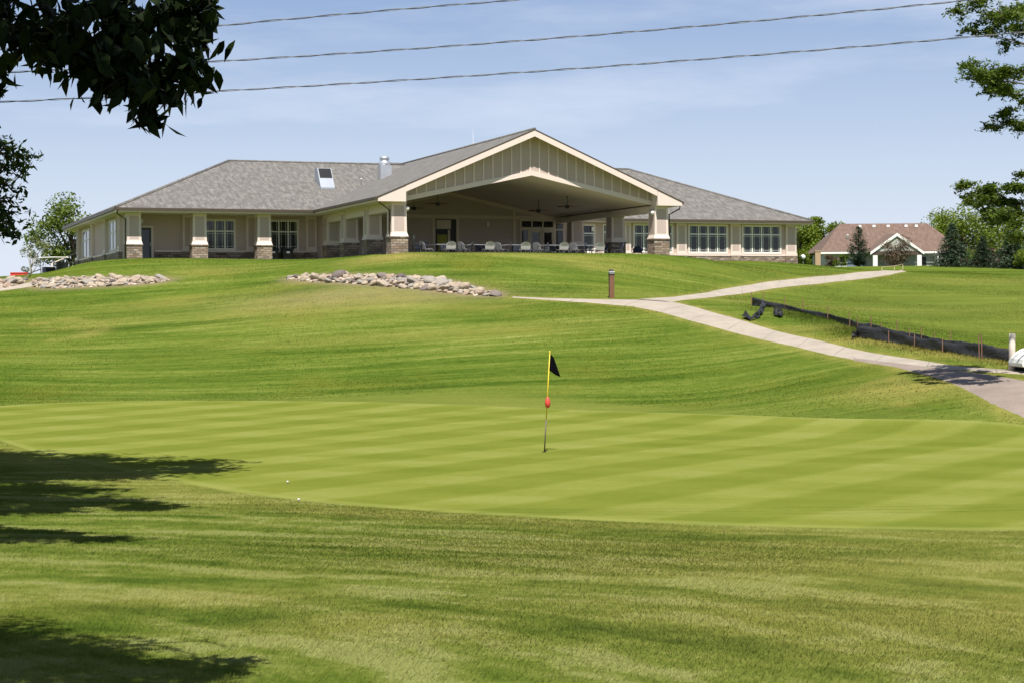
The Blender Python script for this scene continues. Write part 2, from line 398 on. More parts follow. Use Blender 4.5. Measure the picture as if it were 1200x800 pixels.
# ------------------------------------------------------------------ mesh builder
class MB:
    def __init__(s): s.v = []; s.f = []; s.mi = []; s.sw = []; s.sm = []
    def face(s, pts, mi=0, swap=False):
        k = len(s.v); s.v += [tuple(p) for p in pts]; s.f.append(tuple(range(k, k + len(pts)))); s.mi.append(mi); s.sw.append(swap); s.sm.append(False)
    def box(s, x0, x1, y0, y1, z0, z1, mi=0, T=None):
        c = [(x0,y0,z0),(x1,y0,z0),(x1,y1,z0),(x0,y1,z0),(x0,y0,z1),(x1,y0,z1),(x1,y1,z1),(x0,y1,z1)]
        if T: c = [T(*p) for p in c]
        k = len(s.v); s.v += [tuple(p) for p in c]
        for q in ((0,3,2,1),(4,5,6,7),(0,1,5,4),(1,2,6,5),(2,3,7,6),(3,0,4,7)):
            s.f.append(tuple(k + i for i in q)); s.mi.append(mi); s.sw.append(False); s.sm.append(False)
    def frustum(s, x0, x1, y0, y1, z0, z1, e, mi=0):
        """box whose bottom is wider by e on every side"""
        c = [(x0-e,y0-e,z0),(x1+e,y0-e,z0),(x1+e,y1+e,z0),(x0-e,y1+e,z0),(x0,y0,z1),(x1,y0,z1),(x1,y1,z1),(x0,y1,z1)]
        k = len(s.v); s.v += c
        for q in ((0,3,2,1),(4,5,6,7),(0,1,5,4),(1,2,6,5),(2,3,7,6),(3,0,4,7)):
            s.f.append(tuple(k + i for i in q)); s.mi.append(mi); s.sw.append(False); s.sm.append(False)
    def prism(s, poly, axis, a, b, mi=0):
        """polygon in the other two axes, extruded along axis from a to b"""
        def P(q, t):
            if axis == 'y': return (q[0], t, q[1])
            if axis == 'x': return (t, q[0], q[1])
            return (q[0], q[1], t)
        n = len(poly)
        s.face([P(q, a) for q in poly], mi); s.face([P(q, b) for q in reversed(poly)], mi)
        for i in range(n):
            j = (i + 1) % n
            s.face([P(poly[i], a), P(poly[i], b), P(poly[j], b), P(poly[j], a)], mi)
    def tube(s, pts, rad, n=8, mi=0, cap=True):
        pts = [Vector(p) for p in pts]
        if not isinstance(rad, (list, tuple)): rad = [rad] * len(pts)
        k = len(s.v); up = None
        for i, p in enumerate(pts):
            t = (pts[min(i + 1, len(pts) - 1)] - pts[max(i - 1, 0)])
            if t.length < 1e-9: t = Vector((0, 0, 1))
            t.normalize()
            if up is None: up = Vector((1, 0, 0)) if abs(t.x) < .8 else Vector((0, 1, 0))
            a = (up - t * up.dot(t)).normalized(); b = t.cross(a); up = a
            for j in range(n):
                an = 2 * math.pi * j / n
                s.v.append(tuple(p + (a * math.cos(an) + b * math.sin(an)) * rad[i]))
        for i in range(len(pts) - 1):
            for j in range(n):
                jj = (j + 1) % n
                s.f.append((k + i*n + j, k + i*n + jj, k + (i+1)*n + jj, k + (i+1)*n + j)); s.mi.append(mi); s.sw.append(False); s.sm.append(True)
        if cap:
            s.f.append(tuple(k + j for j in reversed(range(n)))); s.mi.append(mi); s.sw.append(False); s.sm.append(False)
            s.f.append(tuple(k + (len(pts)-1)*n + j for j in range(n))); s.mi.append(mi); s.sw.append(False); s.sm.append(False)
    def lathe(s, prof, cx=0, cy=0, n=16, mi=0):
        k = len(s.v)
        for (r, z) in prof:
            for j in range(n):
                an = 2 * math.pi * j / n; s.v.append((cx + r * math.cos(an), cy + r * math.sin(an), z))
        for i in range(len(prof) - 1):
            for j in range(n):
                jj = (j + 1) % n
                s.f.append((k + i*n + j, k + i*n + jj, k + (i+1)*n + jj, k + (i+1)*n + j)); s.mi.append(mi); s.sw.append(False); s.sm.append(True)
        s.f.append(tuple(k + j for j in reversed(range(n)))); s.mi.append(mi); s.sw.append(False); s.sm.append(False)
        s.f.append(tuple(k + (len(prof)-1)*n + j for j in range(n))); s.mi.append(mi); s.sw.append(False); s.sm.append(False)
    def build(s, name, mats, parent=None, bevel=0):
        me = bpy.data.meshes.new(name)
        me.from_pydata(s.v, [], s.f)
        if not isinstance(mats, (list, tuple)): mats = [mats]
        for m in mats: me.materials.append(m)
        uvl = me.uv_layers.new(name='UVMap')
        for p, mi, sw, sm in zip(me.polygons, s.mi, s.sw, s.sm):
            p.material_index = mi; p.use_smooth = sm
            n = p.normal; ax = max(range(3), key=lambda i: abs(n[i]) * (1.0, 1.0, 1.02)[i])
            if abs(n.z) > .55: ax = 2
            for li in p.loop_indices:
                c = me.vertices[me.loops[li].vertex_index].co
                uv = (c.y, c.z) if ax == 0 else (c.x, c.z) if ax == 1 else (c.x, c.y)
                uvl.data[li].uv = (uv[1], uv[0]) if sw else uv
        o = bpy.data.objects.new(name, me); COL.objects.link(o)
        if parent: o.parent = parent
        if bevel:
            md = o.modifiers.new('edge', 'BEVEL'); md.width = bevel; md.segments = 2; md.limit_method = 'ANGLE'
        return o

def raw_mesh(name, V, faces_n, mat, attrs=None, smooth=False, parent=None, idx=None):
    """V (K,3); every face has faces_n consecutive vertices unless idx gives the loops"""
    me = bpy.data.meshes.new(name)
    V = np.asarray(V, np.float32)
    if idx is None: idx = np.arange(len(V), dtype=np.int32)
    nf = len(idx) // faces_n
    me.vertices.add(len(V)); me.vertices.foreach_set('co', V.ravel())
    me.loops.add(nf * faces_n); me.loops.foreach_set('vertex_index', np.asarray(idx, np.int32))
    me.polygons.add(nf); me.polygons.foreach_set('loop_start', np.arange(0, nf * faces_n, faces_n, dtype=np.int32))
    if smooth: me.polygons.foreach_set('use_smooth', np.ones(nf, bool))
    me.update(calc_edges=True)
    for k, a in (attrs or {}).items():
        at_ = me.attributes.new(k, 'FLOAT', 'POINT'); at_.data.foreach_set('value', np.asarray(a, np.float32))
    me.materials.append(mat)
    o = bpy.data.objects.new(name, me); COL.objects.link(o)
    if parent: o.parent = parent
    return o

def tag(o, label=None, cat=None, group=None, kind=None):
    if label: o['label'] = label
    if cat: o['category'] = cat
    if group: o['group'] = group
    if kind: o['kind'] = kind
    return o
def empty(name, loc=(0,0,0), rz=0.0, label=None, cat=None, group=None):
    o = bpy.data.objects.new(name, None); COL.objects.link(o)
    o.location = loc; o.rotation_euler = (0, 0, rz); o.empty_display_size = .3
    return tag(o, label, cat, group)
def copy_tree(o, parent=None):
    c = o.copy(); COL.objects.link(c)
    if parent: c.parent = parent
    for ch in list(o.children): copy_tree(ch, c)
    return c
# ------------------------------------------------------------------ camera, sun, sky
cam = bpy.data.objects.new('camera', bpy.data.cameras.new('camera')); COL.objects.link(cam)
cam.data.sensor_width = 36; cam.data.lens = F * 36 / 1200
cam.data.shift_y = -(400 - CY) / 1200
cam.data.clip_start = .1; cam.data.clip_end = 6000
cam.matrix_world = Matrix(((CR, -SR, 0, 0), (0, 0, -1, 0), (SR, CR, 0, EYE), (0, 0, 0, 1)))
SC.camera = cam
SUN_EL, SUN_AZ = math.radians(62), -.05          # travel direction (SUN_AZ, 1) on the ground
tr = Vector((SUN_AZ, 1, 0)).normalized() * math.cos(SUN_EL) + Vector((0, 0, -math.sin(SUN_EL)))
sun = bpy.data.objects.new('sun', bpy.data.lights.new('sun', 'SUN')); COL.objects.link(sun)
sun.data.energy = 5.0; sun.data.angle = math.radians(.5); sun.data.color = (1, .955, .88)
sun.rotation_euler = tr.to_track_quat('-Z', 'Y').to_euler(); sun.location = (0, -20, 40)
W = bpy.data.worlds.new('World'); SC.world = W; W.use_nodes = True
nt = W.node_tree; bg = nt.nodes['Background']
sky = N(nt, 'ShaderNodeTexSky'); sky.sky_type = 'NISHITA'; sky.sun_disc = False
sky.sun_elevation = SUN_EL; sky.sun_rotation = math.radians(180) + math.atan2(SUN_AZ, 1)
sky.altitude = 300; sky.air_density = 1.0; sky.dust_density = .4; sky.ozone_density = 2.2
tc = N(nt, 'ShaderNodeTexCoord')
cl = noise(nt, mapping(nt, tc.outputs['Generated'], (1.0, 1.0, 5.5), (0, .12, 0)), 2.6, 7, .58)
clf = ramp(nt, cl, [(.40, (.04,.04,.04)), (.66, (.60,.60,.60))])
sz = N(nt, 'ShaderNodeSeparateXYZ'); L(nt, tc.outputs['Generated'], sz.inputs[0])
veil = ramp(nt, sz.outputs[2], [(0, (.88,.88,.88)), (.045, (.62,.62,.62)), (.10, (.34,.34,.34)), (.17, (.07,.07,.07)), (.4, (.02,.02,.02))])
skyt = mix(nt, .45, sky.outputs[0], (2.7, 3.7, 6.7))
skyt = mix(nt, maths(nt, 'MAXIMUM', clf, veil), skyt, (7.7, 8.3, 9.6))
skyc = mix(nt, ramp(nt, sz.outputs[2], [(.20, (0,0,0)), (.55, (1,1,1))]), skyt, mix(nt, 1.0, skyt, (.45, .48, .55), 'MULTIPLY'))
L(nt, skyc, bg.inputs['Color']); bg.inputs['Strength'].default_value = .066
SC.view_settings.view_transform = 'Standard'; SC.view_settings.look = 'None'
SC.view_settings.exposure = .7; SC.view_settings.gamma = 1; SC.view_settings.use_curve_mapping = False
SC.render.engine = 'CYCLES'
SC.cycles.max_bounces = 6; SC.cycles.diffuse_bounces = 3; SC.cycles.transmission_bounces = 3; SC.cycles.transparent_max_bounces = 4
SC.cycles.use_denoising = True

# ------------------------------------------------------------------ outlines on the ground
def resample(pts, n):
    p = np.array(pts, float)
    s = np.concatenate([[0], np.cumsum(np.hypot(*(p[1:] - p[:-1]).T))])
    t = np.linspace(0, s[-1], n)
    return np.stack([np.interp(t, s, p[:, 0]), np.interp(t, s, p[:, 1])], 1)
def smooth_closed(p, it=2):
    p = np.array(p)
    for _ in range(it):
        q = .75 * p + .25 * np.roll(p, -1, 0); r = .25 * p + .75 * np.roll(p, -1, 0)
        p = np.stack([q, r], 1).reshape(-1, 2)
    return p
def inside(poly, x, y):
    poly = np.asarray(poly); r = np.zeros(len(x), bool); j = len(poly) - 1
    for i in range(len(poly)):
        xi, yi = poly[i]; xj, yj = poly[j]
        c = ((yi > y) != (yj > y)) & (x < (xj - xi) * (y - yi) / (yj - yi + 1e-12) + xi)
        r ^= c; j = i
    return r
def dist_line(line, x, y, closed=False):
    line = np.asarray(line); d = np.full(len(x), 1e9)
    n = len(line)
    for i in range(n if closed else n - 1):
        a = line[i]; b = line[(i + 1) % n]; ab = b - a; l2 = ab @ ab + 1e-12
        t = np.clip(((x - a[0]) * ab[0] + (y - a[1]) * ab[1]) / l2, 0, 1)
        d = np.minimum(d, np.hypot(x - a[0] - t * ab[0], y - a[1] - t * ab[1]))
    return d
GREEN_PX = [(-60,482),(0,475),(120,470),(260,469),(400,470.5),(520,474),(640,478.5),(760,483),(900,488.5),(1050,493),(1200,497.5),(1380,515),(1480,560),(1400,608),
            (1200,620.5),(1050,618.5),(900,615.5),(760,610.5),(640,605),(520,598),(400,589),(310,579),(230,566),(160,551),(100,540),(50,529),(0,514),(-60,498)]
GREEN = smooth_closed([hit(*q) for q in GREEN_PX], 2)
P_UP = [hit(*q) for q in [(600,348.3),(640,349.8),(690,350.8),(750,351.4),(790,354.2),(815,360),(840,367.5),(870,375.5),(915,389),(975,402.5),(1050,417.5),(1110,427.5),(1180,433.5),(1260,439)]]
P_LO = [hit(*q) for q in [(600,348.9),(640,351.5),(690,354.8),(740,359),(775,366),(808,375.5),(840,384),(880,394.5),(930,405.5),(1008,422),(1060,426.5),(1110,432),(1180,437),(1260,443)]]
Q_UP = [hit(*q) for q in [(745,351.4),(788,348.4),(840,340.2),(880,334),(920,328.3),(960,324),(1000,320),(1030,318),(1056,317)]]
Q_LO = [hit(*q) for q in [(786,354.4),(820,350.2),(850,346.5),(880,343),(940,334.5),(980,330.2),(1020,326),(1045,322),(1062,319)]]
G_UP = [hit(*q) for q in [(1000,419),(1060,426),(1110,431.5),(1152,437),(1200,445),(1300,462),(1420,480)]]
G_LO = [hit(*q) for q in [(1000,422),(1050,430),(1089,440.5),(1122,453),(1156,474),(1200,492),(1290,512)]]
def strip_poly(a, b): return np.array(list(a) + list(reversed(b)))
PATHS = [strip_poly(P_UP, P_LO), strip_poly(Q_UP, Q_LO), strip_poly(G_UP, G_LO)]

# building frame (u to the right along the front, v back, w up from the porch floor)
BX, BY, BZ, YAW = -7.002, 91.0, 2.75 + EYE, .3644
def b2w(u, v): return BX + math.cos(YAW) * u - math.sin(YAW) * v, BY + math.sin(YAW) * u + math.cos(YAW) * v
def w2b(x, y):
    rx, ry = x - BX, y - BY
    return math.cos(YAW) * rx + math.sin(YAW) * ry, -math.sin(YAW) * rx + math.cos(YAW) * ry

ROCK_BANDS = [  # (upper edge, lower edge) of the rock beds in the picture, thrown onto the slope
    ([(338,326),(360,324),(400,323),(440,324),(480,326),(520,330),(550,336),(583,344.5)], [(338,327),(360,330),(400,332),(450,335.5),(500,340.5),(540,345),(562,347),(584,347)]),
    ([(38,330),(55,328),(80,327),(110,326.5),(150,326),(180,326),(198,328)], [(38,336),(55,338.5),(80,337.5),(110,336),(150,334),(180,332),(198,329)]),
    ([(-30,332),(0,329.5),(16,328.5),(30,328)], [(-30,341),(0,339),(14,336),(30,331.5)])]
BEDS = [([hit(*q) for q in a], [hit(*q) for q in b]) for a, b in ROCK_BANDS]
BEDP = [strip_poly(a, b) for a, b in BEDS]
FENCE_B = [hit(*q) for q in [(1003,398),(1041,402),(1071,407),(1104,413),(1148,420),(1192,426),(1260,436)]]

def blobs(x, y, lst):
    r = np.zeros(len(x))
    for (px, py, rx, ry, a) in lst:
        c = hit(px, py)
        r = np.maximum(r, a * np.exp(-(((x - c[0]) / rx) ** 2 + ((y - c[1]) / ry) ** 2)))
    return r
DRY = [(1000,665,4,2.5,.42),(1150,720,3,2.5,.45),(850,640,4,1.2,.35),(430,730,.8,.9,.4),(240,700,1.2,.8,.35),(1000,760,1.2,1.2,.3),(1085,452,2.2,2.2,.7),(1040,455,1.5,1.2,.5),(640,300,6,1.2,.45),(460,301,2.5,1.6,.8),(700,312,2.5,1.5,.4),(250,318,3,1.5,.35),(420,352,6,3,.45),(850,352,6,1.2,.35),(1150,330,6,4,.3),(1000,362,5,2,.35),
       (960,385,3,1.2,.45),(200,356,4,1.5,.3),(120,378,4,1.5,.25),(500,392,8,1.4,.25),(360,330,2,1,.5)]
LOOPS = [([hit(*q) for q in l], a, w) for l, a, w in [([(1052,474),(1024,464),(1012,455),(1026,446),(1046,441),(1062,452),(1082,466)], .5, .35), ([(40,380),(80,374),(112,378),(122,386),(104,394),(66,398)], .4, .5), ([(52,388),(88,383),(104,388),(90,395)], .35, .4), ([(380,352),(450,360),(560,362),(620,356)], .25, .5)]]
def fields(x, y):
    dry = blobs(x, y, DRY)
    df = dist_line(FENCE_B, x, y)
    dry = np.maximum(dry, .95 * np.exp(-(df / .75) ** 2))
    for e in (P_UP, P_LO, Q_UP, Q_LO, G_UP, G_LO):
        dry = np.maximum(dry, .55 * np.exp(-(dist_line(e, x, y) / .35) ** 2))
    for ln, am, wd in LOOPS: dry = np.maximum(dry, am * np.exp(-(dist_line(ln, x, y) / wd) ** 2))
    dg = dist_line(GREEN, x, y, True)
    yel = np.where(y > 40, (.35 + .65 * np.exp(-((x + .5) / 5.5) ** 2)) * np.exp(-(dg / (1.2 + 2.6 * np.exp(-((x + .5) / 5.5) ** 2))) ** 4), .75 * np.exp(-(dg / .45) ** 2))
    dry = np.maximum(dry, np.where(y < 42, .38 * np.exp(-((dg - .9) / .9) ** 2), 0))
    yel = np.maximum(yel, blobs(x, y, [(1110,350,11,16,.55),(1180,380,8,9,.5)]))
    soil = np.zeros(len(x))
    for p in BEDP:
        soil = np.maximum(soil, np.where(inside(p, x, y), 1, np.exp(-(dist_line(p, x, y, True) / .5) ** 2)))
    soil = np.maximum(soil, blobs(x, y, [(410,345,5,2.4,.5),(500,346,4,2,.4)]))
    return dry, yel, soil

# ------------------------------------------------------------------ ground sheet
def axis(lo, hi, step, far):
    a = list(np.arange(lo, hi + 1e-6, step)); s = step
    while a[-1] < far: s *= 1.25; a.append(a[-1] + s)
    s = step; b = []
    t = lo
    while t > -far: s *= 1.25; t -= s; b.append(t)
    return np.array(b[::-1] + a)
gx = axis(-46, 52, .5, 2600); gy = axis(-12, 136, .5, 2600)
X, Y = np.meshgrid(gx, gy); xf, yf = X.ravel(), Y.ravel()
Z = H(xf, yf)
u_, v_ = w2b(xf, yf)
und = (u_ > -11) & (u_ < 36.3) & (v_ > 14.5) & (v_ < 38); und |= (u_ > .8) & (u_ < 17.2) & (v_ > .6) & (v_ < 16)
Z = np.where(und, np.minimum(Z, BZ - .12), Z)
nx, ny = len(gx), len(gy)
i, j = np.meshgrid(np.arange(nx - 1), np.arange(ny - 1))
k = (j * nx + i).ravel()
idx = np.stack([k, k + 1, k + nx + 1, k + nx], 1).ravel()
near = (np.abs(xf) < 70) & (yf > -12) & (yf < 140)
dry = np.zeros(len(xf)); yel = np.zeros(len(xf)); soil = np.zeros(len(xf))
dry[near], yel[near], soil[near] = fields(xf[near], yf[near])
g = raw_mesh('ground', np.stack([xf, yf, Z], 1), 4, M['turf'], {'dry': dry, 'yellow': yel, 'soil': soil}, True, idx=idx)
tag(g, kind='structure')
# interpolation on the same grid, so that sheets lying on the ground follow it exactly
def HG(x, y):
    x = np.atleast_1d(x); y = np.atleast_1d(y)
    ix = np.clip(np.searchsorted(gx, x) - 1, 0, nx - 2); iy = np.clip(np.searchsorted(gy, y) - 1, 0, ny - 2)
    Zg = Z.reshape(ny, nx)
    tx = (x - gx[ix]) / (gx[ix+1] - gx[ix]); ty = (y - gy[iy]) / (gy[iy+1] - gy[iy])
    return (Zg[iy, ix] * (1-tx) + Zg[iy, ix+1] * tx) * (1-ty) + (Zg[iy+1, ix] * (1-tx) + Zg[iy+1, ix+1] * tx) * ty
def hg1(x, y): return float(HG(np.array([x]), np.array([y]))[0])

# putting green: rings shrinking towards the middle
gp = resample(np.vstack([GREEN, GREEN[:1]]), 221)[:-1]
ctr = np.array([float(gp[:, 0].mean()), 37.0]); rings = 48; V = []; E_ = []
dc_ = np.linalg.norm(gp - ctr, axis=1)[:, None]
for r in range(rings):
    q = ctr + (gp - ctr) * (1 + .35 / dc_) if r == 0 else ctr + (gp - ctr) * (1 - (r - 1) / (rings - 1))
    V.append(np.stack([q[:, 0], q[:, 1], HG(q[:, 0], q[:, 1]) + (-.015 if r == 0 else .015)], 1)); E_.append(np.full(len(q), .6 if r < 2 else 0))
V.append(np.array([[ctr[0], ctr[1], hg1(*ctr) + .02]])); E_.append(np.zeros(1))
V = np.vstack(V); E_ = np.concatenate(E_); n = len(gp); tri = []
for r in range(rings - 1):
    for q in range(n):
        a, b = r * n + q, r * n + (q + 1) % n; tri += [a, b, b + n, a, b + n, a + n]
for q in range(n):
    tri += [(rings - 1) * n + q, (rings - 1) * n + (q + 1) % n, rings * n]
go = raw_mesh('putting_green', V, 3, M['green'], {'edge': E_}, True, idx=np.array(tri)); tag(go, kind='structure')

def path_sheet(name, a, b, mat, lift, n=90, m=7):
    A = resample(a, n); Bq = resample(b, n); V = []
    for s in range(m):
        t = s / (m - 1); q = A * (1 - t) + Bq * t
        V.append(np.stack([q[:, 0], q[:, 1], HG(q[:, 0], q[:, 1]) + lift - (.03 if s in (0, m - 1) else 0)], 1))
    V = np.vstack(V); ix = []
    al = np.concatenate([[0], np.cumsum(np.hypot(*((A + Bq)[1:] / 2 - (A + Bq)[:-1] / 2).T))])
    for s in range(m - 1):
        for q in range(n - 1):
            p = s * n + q; ix += [p, p + 1, p + n + 1, p + n]
    o = raw_mesh(name, V, 4, mat, {'along': np.tile(al, m)}, True, idx=np.array(ix)); tag(o, kind='structure'); return o
path_sheet('cart_path', P_UP, P_LO, M['path'], .030)
path_sheet('cart_path', Q_UP, Q_LO, M['path'], .036)
path_sheet('gravel_path', G_UP, G_LO, M['gravel'], .024)
# concrete walk at the far left between the rock beds
WK_U = [hit(*q) for q in [(-30,340),(0,338.5),(18,335),(34,331),(40,328.5)]]
WK_L = [hit(*q) for q in [(-30,343),(0,341),(24,338),(44,334.5),(50,331)]]
path_sheet('side_path', WK_U, WK_L, M['path'], .03, 30, 5)

# ------------------------------------------------------------------ grass blades
NOG = PATHS + BEDP + [strip_poly(WK_U, WK_L)]
def open_ground(x, y):
    ok = ~inside(GREEN, x, y)
    for p in NOG: ok &= ~inside(p, x, y)
    u, v = w2b(x, y)
    ok &= ~((u > -11.1) & (u < 36.4) & (v > 14.1) & (v < 39)) & ~((u > .5) & (u < 17.4) & (v > .35) & (v < 16))
    return ok
def blades(name, x, y, hgt, wid, leanamp, z0=None):
    n = len(x); z = HG(x, y) - .008
    dry, yel, soil = fields(x, y)
    keep = RNG.random(n) > soil * .9
    x, y, z, dry, yel = x[keep], y[keep], z[keep], dry[keep], yel[keep]; n = len(x)
    hg = hgt * RNG.uniform(.45, 1.25, n) * np.where(yel > .5, .45, 1); wd = wid * RNG.uniform(.6, 1.3, n)
    an = RNG.uniform(0, 2 * np.pi, n)
    # mowing lean: a slowly turning direction field
    f = np.sin(.55 * x + .22 * y + 1.3 * np.sin(.13 * y + .4)) + .6 * np.sin(.9 * y - .35 * x + 2 * np.sin(.2 * x))
    la = 1.2 * f + RNG.normal(0, .9, n)
    lx, ly = np.cos(la) * leanamp * hg, np.sin(la) * leanamp * hg
    V = np.empty((n, 3, 3), np.float32)
    V[:, 0] = np.stack([x - np.cos(an) * wd / 2, y - np.sin(an) * wd / 2, z], 1)
    V[:, 1] = np.stack([x + np.cos(an) * wd / 2, y + np.sin(an) * wd / 2, z], 1)
    V[:, 2] = np.stack([x + lx, y + ly, z + hg], 1)
    r = np.repeat(RNG.random(n), 3)
    o = raw_mesh(name, V.reshape(-1, 3), 3, M['blade'], {'rnd': r, 'dry': np.repeat(dry, 3), 'yellow': np.repeat(yel, 3)})
    return tag(o, kind='stuff')
n = 820000
d = RNG.uniform(6.5, 34, n); x = RNG.uniform(-.36, .36, n) * d
ok = open_ground(x, d); x, d = x[ok], d[ok]
far = d > 16
blades('grass', x[~far], d[~far], .030, .0055, .9)
blades('grass', x[far], d[far], .030, .010, .9)
n = 520000
d = np.sqrt(RNG.uniform(40 ** 2, 122 ** 2, n)); x = RNG.uniform(-.34, .36, n) * d
ok = open_ground(x, d) ; x, d = x[ok], d[ok]
blades('grass', x, d, .036, .032, 1.3)
# longer unmown grass along the fabric fence
fb = resample([hit(*q) for q in [(881,361),(920,366),(960,376),(996,388),(1003,396),(1071,406),(1148,419),(1260,435)]], 400)
x = np.repeat(fb[:, 0], 40) + RNG.normal(0, .5, 16000); y = np.repeat(fb[:, 1], 40) + RNG.normal(-.25, .5, 16000)
ok = open_ground(x, y); blades('grass', x[ok], y[ok], .11, .025, .6)
#PART3
# ------------------------------------------------------------------ clubhouse
EV = 3.085; PIT = .4265; WD = 17.79; RG = PIT * WD / 2          # eave height over the floor, roof pitch, gable width, gable rise
UL, VL, VR, UR, VREAR, VBACK = -11.69, 13.44, 18.39, 37.13, 39.49, 37.8
club = empty('clubhouse', (BX, BY, BZ), YAW, 'long beige clubhouse with grey shingle hip roof and a wide gabled porch on stone-based columns', 'building')

# walls ----------------------------------------------------------------
w = MB()
def wallv(u0, u1, v, z0, z1, t=.2): w.box(u0, u1, v, v + t, z0, z1)
def wallu(u, v0, v1, z0, z1, t=.2): w.box(u, u + t, v0, v1, z0, z1)
wallv(-10.9, .9, 16.4, -1.2, 2.95)
w.prism([(.9,-1.2),(17.0,-1.2),(17.0,3.1),(9.0,4.75),(.9,3.1)], 'y', 15.0, 15.2)
wallv(17.2, 36.2, 19.2, -1.2, 2.95)
wallu(17.0, 15.0, 19.4, -1.2, 2.95)
wallu(-10.9, 14.9, 16.4, -2.2, 2.95); wallu(-10.9, 16.6, 38.7, -2.6, 2.95)
wallu(36.0, 19.4, 37.0, -1.2, 2.95)
wallv(-10.7, 36.0, 37.0, -1.2, 2.95)
wallu(.9, 15.2, 16.4, -.5, 2.95)
w.build('wall', M['siding'], club)

# roof -------------------------------------------------------------------
r = MB(); TH = .09
def rf(pts, swap=False, th=TH):
    top = [(a, b, c + EV) for a, b, c in pts]; bot = [(a, b, c - th) for a, b, c in top]
    r.face(top, 0, swap); r.face(list(reversed(bot)), 1)
    n = len(top)
    for i in range(n):
        q = (i + 1) % n; r.face([top[i], bot[i], bot[q], top[q]], 1)
hL, hR = 8.27, 9.71; RL, RR = PIT * hL, PIT * hR
uHL, vHL = UL + hL, VL + hL
uHR, vHR = UR - hR, VR + hR
vJ = VR + WD / 2
J = (WD / 2, vJ, RG)
rf([(UL,VL,0),(0,VL,0),(hL,vHL,RL),(uHL,vHL,RL)])                              # left front slope
rf([(0,0,0),(WD/2,0,RG),J,(hL,vHL,RL),(0,VL,0)], True)                          # gable, left slope
rf([(WD/2,0,RG),(WD,0,0),(WD,VR,0),J], True)                                    # gable, right slope
rf([(WD,VR,0),(UR,VR,0),(uHR,vHR,RR),(WD/2,vHR,RR),J])                          # right front slope
rf([(UR,VR,0),(UR,VBACK,0),(uHR,vHR,RR)], True)                                 # right hip
rf([(UL,VREAR,0),(UL,VL,0),(uHL,vHL,RL),(uHL,VREAR-hL,RL)], True)               # left hip
rf([(UL,VREAR,0),(uHL,VREAR-hL,RL),(uHL+hL,VREAR,0)])
rf([(UR,VBACK,0),(6.5,VBACK,0),(WD/2,vHR,RR),(uHR,vHR,RR)])
r.face([(uHL,vHL,RL+EV-.02),(hL,vHL,RL+EV-.02),(WD/2,vHR,RR+EV-.02),(uHL,VREAR-hL,RL+EV-.02)], 0)
r.face([(uHL,VREAR-hL,RL+EV-.02),(WD/2,vHR,RR+EV-.02),(6.5,VBACK,EV-.02),(uHL+hL,VREAR,EV-.02)], 0)
roof = r.build('roof', [M['shingle'], M['brown_metal']], club)
rc = None                                                                       # ridge and hip caps
def cap(a, b):
    a = Vector(a) + Vector((0,0,EV)); b = Vector(b) + Vector((0,0,EV))
    rc = MB(); rc.tube([a, b], .09, 6); rc.build('ridge_cap', M['shingle'], roof)
cap((UL,VL,0),(uHL,vHL,RL)); cap((uHL,vHL,RL),(hL,vHL,RL)); cap((WD/2,.02,RG),(WD/2,vJ,RG)); cap((UR,VR,0),(uHR,vHR,RR)); cap((WD/2,vHR,RR),(uHR,vHR,RR)); cap((UL,VREAR,0),(uHL,VREAR-hL,RL))

# fascias, soffits, gable ends ---------------------------------------------
fz0, fz1 = EV - .26, EV - TH
f = MB(); so = MB()
def eave(p, q, out, g=True):
    """board under the roof edge from p to q; out = outward direction (axis, sign)"""
    (u0, v0), (u1, v1) = p, q; ax, sg = out
    def bx(m, o0, o1, a, b):
        lo, hi = sorted((o0 * sg, o1 * sg))
        if ax == 'v': m.box(min(u0,u1), max(u0,u1), v0 + lo, v0 + hi, a, b)
        else: m.box(u0 + lo, u0 + hi, min(v0,v1), max(v0,v1), a, b)
    bx(f, -.06, -.012, fz0, fz1)
    if g:
        gt = MB(); bx(gt, -.010, .12, EV - .15, EV - .018); gt.build('gutter', M['brown_metal'], roof)
eave((UL+.01,VL),(-.02,VL),('v',-1)); eave((0,.02),(0,VL-.01),('u',-1)); eave((WD,.02),(WD,VR-.01),('u',1)); eave((WD+.02,VR),(UR-.01,VR),('v',-1))
eave((UR,VR+.01),(UR,VBACK),('u',1)); eave((UL,VL+.01),(UL,VREAR),('u',-1))
SOF = fz0 + .02
def sof(u0, u1, v0, v1): so.box(u0, u1, v0, v1, SOF, SOF + .03)
sof(UL+.06, -.0, VL+.06, 16.395); sof(0, .9, VL+.06, 16.395); sof(UL+.06, -10.9, 16.4, VREAR-.06); sof(WD-.0, UR-.06, VR+.06, 19.195); sof(36.2, UR-.06, 19.2, VBACK-.06)
sof(.06, 1.6, .85, VL+.055); sof(16.3, WD-.06, .85, VR+.055); sof(16.3, WD-.002, VR+.06, 19.195); 
# cornice returns at the two ends of the gable
def rake_z(u): return EV + PIT * (u if u < WD/2 else WD - u)
for (a, b) in ((.02, 1.55), (WD - 1.53, WD - .02)):
    poly = [(a, fz0), (b, fz0), (b, rake_z(b) - TH), (a, rake_z(a) - TH)]
    f.prism(poly, 'y', .012, .80)
